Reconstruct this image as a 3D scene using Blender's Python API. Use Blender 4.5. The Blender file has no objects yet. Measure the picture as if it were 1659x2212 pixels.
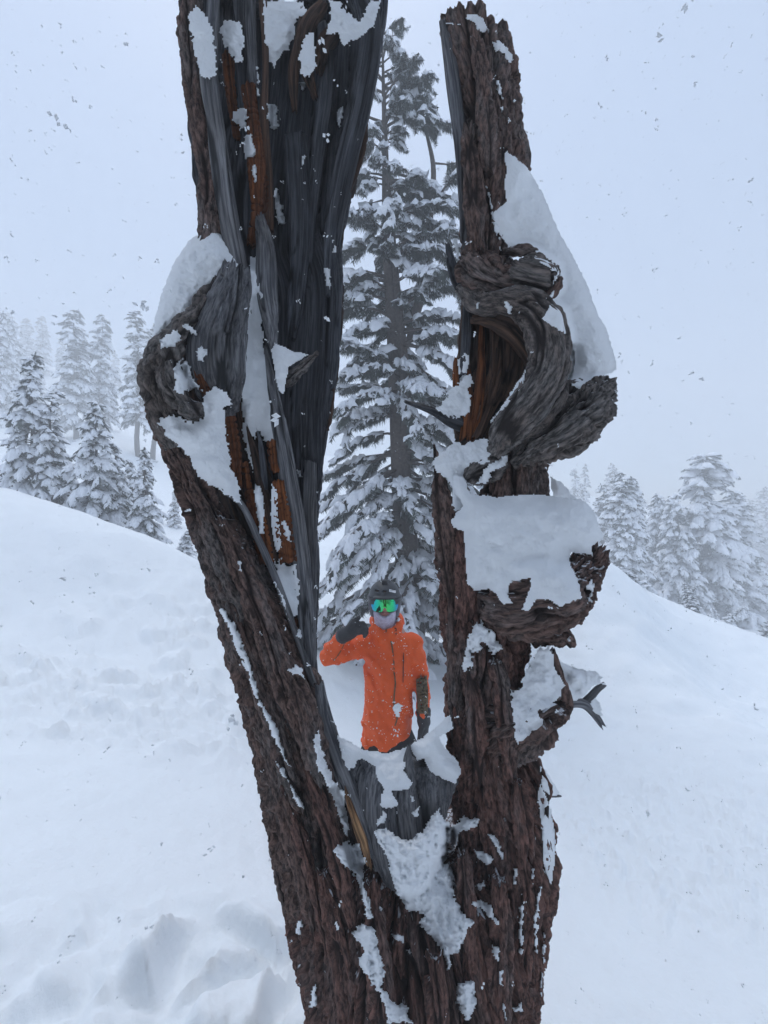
import bpy, math
import numpy as np
from mathutils import Matrix

# ------------------------------------------------------------------ camera, world, sun, exposure
scene = bpy.context.scene
col = scene.collection
R = math.radians
F = 833.0                       # focal length in units of a 1659 x 2212 picture
cam_data = bpy.data.cameras.new('camera')
cam = bpy.data.objects.new('camera', cam_data)
col.objects.link(cam)
cam_data.sensor_fit = 'VERTICAL'
cam_data.angle_y = 2 * math.atan(1106.0 / F)
cam_data.clip_start = 0.02
cam_data.clip_end = 2000
cam.rotation_euler = (R(90), 0, 0)
scene.camera = cam

world = bpy.data.worlds.new('World')
scene.world = world
world.use_nodes = True
wn = world.node_tree
wn.nodes.clear()
w_out = wn.nodes.new('ShaderNodeOutputWorld')
w_add = wn.nodes.new('ShaderNodeAddShader')
w_sky = wn.nodes.new('ShaderNodeTexSky')
w_sky.sky_type = 'NISHITA'
w_sky.sun_disc = False
w_sky.sun_elevation = R(66)
w_sky.sun_rotation = R(-20)
w_sky.dust_density = 1
w_b1 = wn.nodes.new('ShaderNodeBackground')
w_b1.inputs['Strength'].default_value = 0.05
w_b2 = wn.nodes.new('ShaderNodeBackground')         # even cloud cover
w_b2.inputs['Strength'].default_value = 0.66
w_tc = wn.nodes.new('ShaderNodeTexCoord')             # an overcast sky is brighter towards the zenith
w_sep = wn.nodes.new('ShaderNodeSeparateXYZ'); wn.links.new(w_tc.outputs['Generated'], w_sep.inputs[0])
w_rmp = wn.nodes.new('ShaderNodeValToRGB'); wn.links.new(w_sep.outputs[2], w_rmp.inputs['Fac'])
_ov = (0.565, 0.69, 0.90)
w_rmp.color_ramp.elements[0].position = 0.0; w_rmp.color_ramp.elements[0].color = tuple(0.78 * c for c in _ov) + (1,)
w_rmp.color_ramp.elements[1].position = 1.0; w_rmp.color_ramp.elements[1].color = tuple(1.30 * c for c in _ov) + (1,)
wn.links.new(w_rmp.outputs[0], w_b2.inputs['Color'])
wn.links.new(w_sky.outputs[0], w_b1.inputs['Color'])
wn.links.new(w_b1.outputs[0], w_add.inputs[0])
wn.links.new(w_b2.outputs[0], w_add.inputs[1])
wn.links.new(w_add.outputs[0], w_out.inputs['Surface'])

sun_data = bpy.data.lights.new('sun', 'SUN')
sun_data.energy = 1.5
sun_data.angle = R(40)
sun_data.color = (1.0, 0.97, 0.93)
sun = bpy.data.objects.new('sun', sun_data)
sun.rotation_euler = (R(-24), 0, R(20))
col.objects.link(sun)

vs = scene.view_settings
vs.view_transform = 'Standard'
vs.look = 'None'
vs.exposure = 0.0
vs.gamma = 1.0
vs.use_curve_mapping = False
cy = scene.cycles
cy.use_denoising = True
cy.use_adaptive_sampling = True
cy.adaptive_threshold = 0.03
cy.volume_bounces = 3
cy.max_bounces = 6
cy.diffuse_bounces = 4
cy.sample_clamp_indirect = 6.0

# ------------------------------------------------------------------ numeric helpers
def W(px, py, d):
    return np.array([(px - 829.5) / F * d, d, (1106.0 - py) / F * d])

def hsh(ix, iy, iz, seed):
    n = (ix.astype(np.int64) * 374761393 + iy.astype(np.int64) * 668265263 + iz.astype(np.int64) * 1440662683 + seed * 974634777) & 0xffffffff
    n = ((n ^ (n >> 13)) * 1274126177) & 0xffffffff
    n = n ^ (n >> 16)
    n = (n * 2246822519) & 0xffffffff
    n = n ^ (n >> 15)
    return (n & 0xffffff).astype(np.float32) / float(0x1000000)

def noise3(p, seed=0):
    """value noise in 0..1; p is (N,3)"""
    p = np.asarray(p, dtype=np.float64)
    i = np.floor(p).astype(np.int64)
    f = (p - i).astype(np.float32)
    u = f * f * f * (f * (f * 6 - 15) + 10)
    r = 0
    for a in (0, 1):
        wx = u[:, 0] if a else 1 - u[:, 0]
        for b in (0, 1):
            wy = u[:, 1] if b else 1 - u[:, 1]
            for c in (0, 1):
                wz = u[:, 2] if c else 1 - u[:, 2]
                r = r + hsh(i[:, 0] + a, i[:, 1] + b, i[:, 2] + c, seed) * wx * wy * wz
    return r

def fbm(p, oct=4, seed=0, gain=0.5):
    r = 0; a = 1.0; t = 0
    q = np.array(p, dtype=np.float64)
    for k in range(oct):
        r = r + a * (noise3(q, seed + k * 17) - 0.5)
        t += a; a *= gain
        q = q * 2.03 + 7.13
    return r / t * 2.0            # about -1..1

def voro(p, seed=0, jit=0.95):
    """F1, F2, random value of the nearest cell"""
    p = np.asarray(p, dtype=np.float64)
    i = np.floor(p).astype(np.int64)
    f = (p - i).astype(np.float32)
    F1 = np.full(len(p), 9.0, np.float32); F2 = F1.copy(); idr = np.zeros(len(p), np.float32)
    for a in (-1, 0, 1):
        for b in (-1, 0, 1):
            for c in (-1, 0, 1):
                x, y, z = i[:, 0] + a, i[:, 1] + b, i[:, 2] + c
                h1 = hsh(x, y, z, seed); h2 = hsh(x, y, z, seed + 101); h3 = hsh(x, y, z, seed + 202)
                dx = a + 0.5 + (h1 - 0.5) * jit - f[:, 0]
                dy = b + 0.5 + (h2 - 0.5) * jit - f[:, 1]
                dz = c + 0.5 + (h3 - 0.5) * jit - f[:, 2]
                d = np.sqrt(dx * dx + dy * dy + dz * dz)
                nearer = d < F1
                F2 = np.where(nearer, F1, np.minimum(F2, d))
                idr = np.where(nearer, hsh(x, y, z, seed + 303), idr)
                F1 = np.where(nearer, d, F1)
    return F1, F2, idr

def sstep(a, b, x):
    t = np.clip((x - a) / (b - a), 0, 1)
    return t * t * (3 - 2 * t)

def norm(v):
    return v / np.maximum(np.linalg.norm(v, axis=-1, keepdims=True), 1e-12)

# ------------------------------------------------------------------ object helpers
def mesh_from(name, verts, faces, attrs=None, smooth=True):
    """faces: list of integer arrays, each (n,3) or (n,4)"""
    me = bpy.data.meshes.new(name)
    verts = np.ascontiguousarray(verts, dtype=np.float32)
    if not isinstance(faces, (list, tuple)):
        faces = [faces]
    faces = [np.asarray(f, dtype=np.int32) for f in faces if len(f)]
    loops = np.concatenate([f.ravel() for f in faces])
    sizes = np.concatenate([np.full(len(f), f.shape[1], np.int32) for f in faces])
    starts = np.concatenate([[0], np.cumsum(sizes)[:-1]]).astype(np.int32)
    me.vertices.add(len(verts)); me.vertices.foreach_set('co', verts.ravel())
    me.loops.add(len(loops)); me.loops.foreach_set('vertex_index', loops)
    me.polygons.add(len(sizes)); me.polygons.foreach_set('loop_start', starts)
    me.polygons.foreach_set('loop_total', sizes)
    if smooth:
        me.polygons.foreach_set('use_smooth', np.ones(len(sizes), bool))
    for k, v in (attrs or {}).items():
        v = np.ascontiguousarray(v, dtype=np.float32)
        if v.ndim == 1:
            a = me.attributes.new(k, 'FLOAT', 'POINT'); a.data.foreach_set('value', v)
        else:
            a = me.attributes.new(k, 'FLOAT_VECTOR', 'POINT'); a.data.foreach_set('vector', v.ravel())
    me.update(calc_edges=True)
    return me

def link(name, me, mat=None, parent=None, label=None, kind=None, local=False):
    o = bpy.data.objects.new(name, me)
    col.objects.link(o)
    if mat is not None and me is not None and not me.materials:
        me.materials.append(mat)
    if parent is not None:
        o.parent = parent
        if not local and parent.parent is None:         # the mesh is modelled in world metres
            o.matrix_parent_inverse = Matrix.Translation(-parent.location)
    if label: o['label'] = label
    if kind: o['kind'] = kind
    return o

def thing(name, label, cat, loc, group=None):
    o = bpy.data.objects.new(name, None)
    col.objects.link(o)
    o.location = loc
    o['label'] = label; o['category'] = cat
    if group: o['group'] = group
    return o

# ------------------------------------------------------------------ materials
def new_mat(name):
    m = bpy.data.materials.new(name)
    m.use_nodes = True
    nt = m.node_tree
    b = nt.nodes['Principled BSDF']
    return m, nt, b

def node(nt, t, **kw):
    n = nt.nodes.new(t)
    for k, v in kw.items():
        if k in n.inputs: n.inputs[k].default_value = v
        else: setattr(n, k, v)
    return n

def ramp(nt, fac, stops):
    r = nt.nodes.new('ShaderNodeValToRGB')
    el = r.color_ramp.elements
    while len(el) < len(stops): el.new(0.5)
    for e, (p, c) in zip(el, stops):
        e.position = p; e.color = (*c, 1)
    nt.links.new(fac, r.inputs['Fac'])
    return r.outputs['Color']

def mixc(nt, fac, a, b):
    m = nt.nodes.new('ShaderNodeMix'); m.data_type = 'RGBA'
    for sock, v in ((m.inputs['Factor'], fac), (m.inputs['A'], a), (m.inputs['B'], b)):
        if hasattr(v, 'is_linked') or hasattr(v, 'links'): nt.links.new(v, sock)
        elif isinstance(v, tuple): sock.default_value = (*v, 1) if len(v) == 3 else v
        else: sock.default_value = v
    return [o for o in m.outputs if o.type == 'RGBA'][0]

def attr(nt, name, vec=False):
    a = nt.nodes.new('ShaderNodeAttribute'); a.attribute_name = name
    return a.outputs['Vector'] if vec else a.outputs['Fac']

def scaled_noise(nt, vec, scale, detail=4, rough=0.6, s=1.0):
    mp = nt.nodes.new('ShaderNodeMapping'); mp.inputs['Scale'].default_value = scale
    nt.links.new(vec, mp.inputs['Vector'])
    n = nt.nodes.new('ShaderNodeTexNoise')
    n.inputs['Scale'].default_value = s; n.inputs['Detail'].default_value = detail
    n.inputs['Roughness'].default_value = rough
    nt.links.new(mp.outputs[0], n.inputs['Vector'])
    return n.outputs['Fac']

def bump(nt, b, h, strength, dist):
    bp = nt.nodes.new('ShaderNodeBump')
    bp.inputs['Strength'].default_value = strength; bp.inputs['Distance'].default_value = dist
    nt.links.new(h, bp.inputs['Height']); nt.links.new(bp.outputs[0], b.inputs['Normal'])

def mat_bark(name, grey, brown, deep, red_bias=0.0):
    m, nt, b = new_mat(name)
    g = attr(nt, 'grain', True); rn = attr(nt, 'rnd'); h = attr(nt, 'hgt')
    n1 = scaled_noise(nt, g, (14, 14, 5), 5, 0.65)
    n2 = scaled_noise(nt, g, (150, 150, 45), 4, 0.7)
    add = node(nt, 'ShaderNodeMath', operation='MULTIPLY_ADD'); nt.links.new(rn, add.inputs[0]); add.inputs[1].default_value = 0.55
    nt.links.new(n1, add.inputs[2])
    c1 = ramp(nt, add.outputs[0], [(0.45 - red_bias, grey), (0.80 - red_bias, brown)])
    c2 = ramp(nt, n2, [(0.38, (0.36, 0.36, 0.36)), (0.50, (1, 1, 1)), (0.64, (1.95, 1.85, 1.8))])
    mu = nt.nodes.new('ShaderNodeMix'); mu.data_type = 'RGBA'; mu.blend_type = 'MULTIPLY'; mu.inputs['Factor'].default_value = 1
    nt.links.new(c1, mu.inputs['A']); nt.links.new(c2, mu.inputs['B'])
    mc = [o for o in mu.outputs if o.type == 'RGBA'][0]
    hr = node(nt, 'ShaderNodeMapRange'); nt.links.new(h, hr.inputs['Value'])
    hr.inputs['From Min'].default_value = 0.12; hr.inputs['From Max'].default_value = 0.58
    c = mixc(nt, hr.outputs[0], deep, mc)  # fissure shade painted into the bark colour, darker where the relief is low
    geo = nt.nodes.new('ShaderNodeNewGeometry')                       # snow dust lying on the tiny ledges of the bark
    sep = nt.nodes.new('ShaderNodeSeparateXYZ'); nt.links.new(geo.outputs['Normal'], sep.inputs[0])
    n4 = scaled_noise(nt, g, (60, 60, 40), 4, 0.7)
    sm = node(nt, 'ShaderNodeMath', operation='MULTIPLY_ADD'); nt.links.new(n4, sm.inputs[0]); sm.inputs[1].default_value = 1.6; nt.links.new(sep.outputs[2], sm.inputs[2])
    sr = node(nt, 'ShaderNodeMapRange'); nt.links.new(sm.outputs[0], sr.inputs['Value'])
    sr.inputs['From Min'].default_value = 1.66; sr.inputs['From Max'].default_value = 1.82
    c = mixc(nt, sr.outputs[0], c, (0.80, 0.83, 0.88))
    nt.links.new(c, b.inputs['Base Color'])
    b.inputs['Roughness'].default_value = 0.85
    b.inputs['Specular IOR Level'].default_value = 0.25
    bump(nt, b, n2, 1.0, 0.008)
    return m

def mat_wood(name, light, dark, streak=0.5, rough=0.75):
    m, nt, b = new_mat(name)
    g = attr(nt, 'grain', True); h = attr(nt, 'hgt')
    n1 = scaled_noise(nt, g, (26, 26, 1.6), 4, 0.6)
    n2 = scaled_noise(nt, g, (220, 220, 7), 4, 0.65)
    n3 = scaled_noise(nt, g, (9, 9, 4), 4, 0.6)
    c1 = ramp(nt, n1, [(0.5 - streak * 0.3, dark), (0.5 + streak * 0.3, light)])
    c2 = ramp(nt, n2, [(0.40, (0.50, 0.50, 0.53)), (0.62, (1.5, 1.46, 1.42))])
    mu = nt.nodes.new('ShaderNodeMix'); mu.data_type = 'RGBA'; mu.blend_type = 'MULTIPLY'; mu.inputs['Factor'].default_value = 1
    nt.links.new(c1, mu.inputs['A']); nt.links.new(c2, mu.inputs['B'])
    mc = [o for o in mu.outputs if o.type == 'RGBA'][0]
    c3 = ramp(nt, n3, [(0.35, (0.75, 0.72, 0.7)), (0.65, (1.1, 1.1, 1.12))])
    mu2 = nt.nodes.new('ShaderNodeMix'); mu2.data_type = 'RGBA'; mu2.blend_type = 'MULTIPLY'; mu2.inputs['Factor'].default_value = 1
    nt.links.new(mc, mu2.inputs['A']); nt.links.new(c3, mu2.inputs['B'])
    hr = node(nt, 'ShaderNodeMapRange'); nt.links.new(h, hr.inputs['Value'])
    hr.inputs['From Min'].default_value = 0.05; hr.inputs['From Max'].default_value = 0.5
    deep = tuple(0.35 * c for c in dark)
    nt.links.new(mixc(nt, hr.outputs[0], deep, [o for o in mu2.outputs if o.type == 'RGBA'][0]), b.inputs['Base Color'])
    b.inputs['Roughness'].default_value = rough
    b.inputs['Specular IOR Level'].default_value = 0.3
    bump(nt, b, n2, 0.9, 0.006)
    return m

def mat_snow(name, tint=(0.86, 0.885, 0.93), grain_scale=260.0, strength=0.35, dist=0.004):
    m, nt, b = new_mat(name)
    tc = nt.nodes.new('ShaderNodeTexCoord')
    n = scaled_noise(nt, tc.outputs['Object'], (1, 1, 1), 5, 0.65, grain_scale)
    n2 = scaled_noise(nt, tc.outputs['Object'], (1, 1, 1), 3, 0.55, grain_scale * 0.12)
    c = ramp(nt, n2, [(0.3, tuple(t * 0.97 for t in tint)), (0.7, tint)])
    nt.links.new(c, b.inputs['Base Color'])
    b.inputs['Roughness'].default_value = 0.75
    b.inputs['Specular IOR Level'].default_value = 0.15
    hs = node(nt, 'ShaderNodeMath', operation='MULTIPLY_ADD'); nt.links.new(n2, hs.inputs[0]); hs.inputs[1].default_value = 3.0; nt.links.new(n, hs.inputs[2])
    bump(nt, b, hs.outputs[0], strength, dist)
    return m

def mat_plain(name, color, rough=0.7, metal=0.0, spec=0.4, noise=0.0, scale=40.0, bumpv=0.0, bumpd=0.002):
    m, nt, b = new_mat(name)
    b.inputs['Roughness'].default_value = rough
    b.inputs['Metallic'].default_value = metal
    b.inputs['Specular IOR Level'].default_value = spec
    tc = nt.nodes.new('ShaderNodeTexCoord')
    n = scaled_noise(nt, tc.outputs['Object'], (1, 1, 1), 4, 0.6, scale)
    lo = tuple(c * (1 - noise) for c in color); hi = tuple(min(1, c * (1 + noise)) for c in color)
    nt.links.new(ramp(nt, n, [(0.3, lo), (0.7, hi)]), b.inputs['Base Color'])
    if bumpv: bump(nt, b, n, bumpv, bumpd)
    return m

M = {}
M['bark'] = mat_bark('weathered_bark', (0.140, 0.128, 0.124), (0.125, 0.082, 0.070), (0.030, 0.020, 0.018))
M['bark_red'] = mat_bark('red_brown_bark', (0.130, 0.108, 0.102), (0.140, 0.076, 0.062), (0.030, 0.019, 0.017), 0.06)
M['bark_grey'] = mat_bark('grey_burl_bark', (0.155, 0.148, 0.145), (0.125, 0.105, 0.096), (0.032, 0.026, 0.025), -0.1)
M['wood'] = mat_wood('silver_wood', (0.215, 0.225, 0.240), (0.085, 0.088, 0.095))
M['wood_dark'] = mat_wood('dark_weathered_wood', (0.092, 0.100, 0.115), (0.036, 0.039, 0.046))
M['wood_brown'] = mat_wood('brown_heartwood', (0.105, 0.060, 0.040), (0.032, 0.021, 0.017), 0.6)
M['rot'] = mat_wood('orange_rotten_wood', (0.230, 0.080, 0.026), (0.085, 0.030, 0.013), 0.7, 0.9)
M['fresh'] = mat_wood('fresh_broken_wood', (0.520, 0.330, 0.170), (0.300, 0.160, 0.080), 0.5)
M['snow'] = mat_snow('clinging_snow', (0.87, 0.90, 0.93), 220.0, 0.38, 0.004)
M['snow_ground'] = mat_snow('ground_snow', (0.86, 0.90, 0.93), 34.0, 0.30, 0.02)
M['snow_tree'] = mat_snow('branch_snow', (0.86, 0.885, 0.93), 30.0, 0.4, 0.03)
M['needles'] = mat_plain('conifer_needles', (0.074, 0.088, 0.079), 0.7, 0, 0.2, 0.45, 3.0)
M['twig'] = mat_plain('conifer_bark', (0.085, 0.070, 0.062), 0.85, 0, 0.2, 0.4, 22.0, 0.6, 0.02)

# ------------------------------------------------------------------ snow-covered ground
CTRL = []
def farther(d): return float(np.interp(d, (0, 12.5, 14, 18, 22, 30, 40, 60), (0, 12.5, 17, 30, 36, 58, 70, 84)))
def cp(px, py, d): CTRL.append(W(px, py, farther(d)))
def cw(x, y, z): CTRL.append(np.array([x, y, z], float))
for x, y, z in ((0, 0, -1.45), (-1.2, 0.4, -1.42), (1.2, 0.4, -1.55), (0, 1.05, -1.48), (0.9, 1.1, -1.66), (-0.8, 1.1, -1.45),
                (0, -2, -1.1), (-3, -1, -0.9), (3, -1, -1.7), (0, -8, 0.5), (-8, -6, 1.6), (8, -6, -1.5),
                (0.06, 2.65, -2.21), (-0.7, 2.6, -1.98), (1.0, 2.6, -2.2), (0, -60, 10), (-60, -40, 18), (60, -40, 0)):
    cw(x, y, z)
for a in ((200, 1850, 1.9), (0, 1900, 1.7), (200, 1560, 3.7), (0, 1500, 4.0), (420, 1600, 3.4), (100, 1300, 6.0), (330, 1330, 6.2), (560, 1450, 5.2),
          (0, 1058, 9.0), (100, 1078, 9.0), (200, 1115, 9.0), (320, 1158, 9.0), (420, 1208, 9.0), (560, 1280, 8.8), (690, 1345, 8.5), (800, 1395, 8.2),
          (0, 1130, 12.0), (100, 1135, 12.0), (300, 1195, 12.0), (420, 1235, 12.0), (600, 1270, 12.0),
          (30, 870, 28), (85, 885, 26), (160, 950, 22), (225, 935, 22), (345, 1005, 20), (470, 1070, 20), (100, 790, 42), (300, 900, 40), (600, 1090, 25), (700, 1185, 14), (820, 1120, 26), (800, 1010, 60),
          (890, 1400, 8.0), (1000, 1385, 9.0), (1100, 1295, 10.0), (1200, 1230, 10.0), (1310, 1222, 10.0), (1400, 1292, 10.5), (1480, 1362, 11.0),
          (1330, 1275, 17), (1430, 1310, 17), (1530, 1348, 18), (1640, 1300, 22), (1560, 1215, 34), (1400, 1180, 34), (1200, 1150, 30), (1659, 1130, 60), (1200, 1060, 60),
          (1659, 1405, 12), (1500, 1450, 9), (1300, 1480, 6.2), (1659, 1600, 5.0), (1650, 1900, 2.3), (1250, 1800, 2.8), (1450, 1700, 3.6), (1400, 2200, 1.3)):
    cp(*a)
for x, y, z in ((-90, 0, 22), (-82, 48, 22), (-45, 80, 20), (0, 94, 10), (60, 74, -1), (85, 30, -9), (90, -20, -6), (-85, -45, 20)):
    cw(x, y, z)
CTRL = np.array(CTRL)
def _phi(r2): return r2 * np.log(np.maximum(r2, 1e-9)) * 0.5
def _fold(xy):                       # distances grow slower far out, so near detail is kept
    r = np.linalg.norm(xy, axis=1, keepdims=True)
    return xy / np.maximum(r, 1e-9) * (6.0 * np.log1p(r / 6.0))
_C = _fold(CTRL[:, :2])
_n = len(_C)
_K = _phi(((_C[:, None] - _C[None]) ** 2).sum(-1)) + np.eye(_n) * 0.02
_Pm = np.hstack([np.ones((_n, 1)), _C])
_A = np.block([[_K, _Pm], [_Pm.T, np.zeros((3, 3))]])
_sol = np.linalg.solve(_A, np.concatenate([CTRL[:, 2], np.zeros(3)]))
def ground_base(xy):
    q = _fold(np.asarray(xy, float))
    z = _sol[_n] + q @ _sol[_n + 1:]
    for k in range(_n):
        z = z + _sol[k] * _phi(((q - _C[k]) ** 2).sum(1))
    return z
def ground_z(x, y):
    return float(ground_base(np.array([[x, y]]))[0])

def build_ground():
    th = np.concatenate([np.linspace(R(-72), R(72), 470), np.linspace(R(72), R(288), 80)[1:-1]])
    rr = np.concatenate([np.geomspace(0.30, 95.0, 340)])
    TH, RR = np.meshgrid(th, rr)
    x = (RR * np.sin(TH)).ravel(); y = (RR * np.cos(TH)).ravel()
    z = ground_base(np.stack([x, y], 1))
    r = RR.ravel()
    p = np.stack([x, y, np.zeros_like(x)], 1)
    far = np.clip(r / 6, 0.3, 5)
    z += 0.05 * fbm(p * 0.9, 3, 5) * np.clip(far, 0, 2) + 0.014 * fbm(p * 4.5, 3, 9)
    z += 0.008 * fbm(p * 20, 3, 12) * sstep(14, 4, r) + 0.03 * fbm(p * 2.1, 4, 14) * sstep(1.5, 3, r)
    # chopped, wind-packed band below the ridge on the left
    band = sstep(2.7, 3.3, y + 0.10 * x) * sstep(4.9, 4.1, y + 0.10 * x) * sstep(-0.6, -1.4, x)
    q = p * np.array([5.0, 9.0, 1])
    z += band * (0.13 * np.abs(fbm(q, 4, 31)) + 0.08 * sstep(0.05, 0.5, fbm(q * 0.55, 3, 37)))
    band2 = sstep(3.6, 4.6, y) * sstep(8.5, 6.0, y) * sstep(-0.4, -1.2, x) * sstep(-6, -3.6, x)
    z += band2 * 0.11 * sstep(0.0, 0.55, fbm(p * np.array([3.2, 4.2, 1]), 4, 41))
    # deep trampled lumps beside the trunk
    lm = sstep(1.75, 1.35, y) * sstep(-0.05, -0.35, x)
    f1, f2, idr = voro(np.stack([x * 3.6 + 0.3 * fbm(p * 4, 2, 3), y * 4.4 + 0.3 * fbm(p * 4, 2, 4), 0 * x + 0.5], 1), 77)
    z += lm * (0.15 * sstep(0.0, 0.50, f2 - f1) * (0.25 + idr) + 0.08 * fbm(p * 3.0, 3, 51) + 0.05 * fbm(p * 8, 4, 52) - 0.08)
    # rough windblown patch on the right and long drift ridges
    rp = sstep(0.9, 1.4, x) * sstep(1.6, 2.0, y) * sstep(4.6, 3.2, y)
    z += rp * 0.08 * np.abs(fbm(np.stack([(x + y) * 5.0, (x - y) * 10.0, 0 * x], 1), 4, 61))
    dr = sstep(3.0, 5.0, y) * sstep(0.8, 1.6, x) * sstep(16, 9, y)
    z += dr * 0.11 * fbm(np.stack([(x + 0.5 * y) * 0.8, (y - 0.5 * x) * 3.0, 0 * x], 1), 3, 71)
    # ski tracks running down the left slope
    for x0, w_, dep in ((-4.8, 0.10, 0.030), (-3.9, 0.16, 0.028), (-6.2, 0.13, 0.022), (-3.0, 0.12, 0.025)):
        cx = x0 + 0.12 * np.sin(y * 1.7 + x0) + 0.9 * (8.2 - y) * 0.36 + 0.10 * (y - 6) ** 2 * 0.4
        z -= dep * np.exp(-((x - cx) / w_) ** 2) * sstep(3.8, 4.6, y) * sstep(9.2, 8.2, y)
        z += 0.4 * dep * np.exp(-((x - cx - 2.0 * w_) / (0.8 * w_)) ** 2) * sstep(3.8, 4.6, y) * sstep(9.2, 8.2, y)
    # tree wells
    nr, nt_ = RR.shape
    v = np.stack([x, y, z], 1)
    v = np.vstack([v, [[0, 0, float(z[:nt_].mean())]]])
    i, j = np.meshgrid(np.arange(nr - 1), np.arange(nt_), indexing='ij')
    j2 = (j + 1) % nt_
    quads = np.stack([i * nt_ + j, (i + 1) * nt_ + j, (i + 1) * nt_ + j2, i * nt_ + j2], -1).reshape(-1, 4)
    jj = np.arange(nt_)
    tri = np.stack([np.full(nt_, nr * nt_), jj, (jj + 1) % nt_], 1)
    # faces wind clockwise seen from above with this angle convention, so flip
    o = link('snowy_ground', mesh_from('snowy_ground', v, [quads[:, ::-1], tri[:, ::-1]]), M['snow_ground'])
    o['kind'] = 'structure'
    return o
build_ground()

# ------------------------------------------------------------------ falling-snow haze
def build_haze():
    m = bpy.data.materials.new('snow_haze'); m.use_nodes = True
    nt = m.node_tree
    nt.nodes.remove(nt.nodes['Principled BSDF'])
    v = nt.nodes.new('ShaderNodeVolumePrincipled')
    v.inputs['Color'].default_value = (0.98, 0.99, 1.0, 1)
    v.inputs['Density'].default_value = 0.0135
    v.inputs['Anisotropy'].default_value = 0.0
    nt.links.new(v.outputs[0], nt.nodes['Material Output'].inputs['Volume'])
    x0, x1, y0, y1, z0, z1 = -110, 110, -110, 110, -24, 36
    vv = [(x, y, z) for z in (z0, z1) for y in (y0, y1) for x in (x0, x1)]
    ff = np.array([(0, 2, 3, 1), (4, 5, 7, 6), (0, 1, 5, 4), (2, 6, 7, 3), (0, 4, 6, 2), (1, 3, 7, 5)])
    o = link('haze', mesh_from('haze', np.array(vv, float), ff, smooth=False), m)
    o['kind'] = 'stuff'
build_haze()

# ------------------------------------------------------------------ the dead tree
BASE = (0.08, 1.05, -1.48)
snag = thing('dead_tree', 'dead split tree trunk with two broken prongs, peeling bark and clumps of snow', 'dead tree', BASE)
SNAG_V = []                                   # all wood points, for laying snow on them

def catmull(P, n):
    P = np.asarray(P, float)
    Q = np.vstack([2 * P[0] - P[1], P, 2 * P[-1] - P[-2]])
    t = np.linspace(0, len(P) - 1 - 1e-9, n)
    k = t.astype(int); f = (t - k)[:, None]
    a, b, c, d = Q[k], Q[k + 1], Q[k + 2], Q[k + 3]
    return 0.5 * (2 * b + (c - a) * f + (2 * a - 5 * b + 4 * c - d) * f ** 2 + (3 * b - a - 3 * c + d) * f ** 3)

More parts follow.
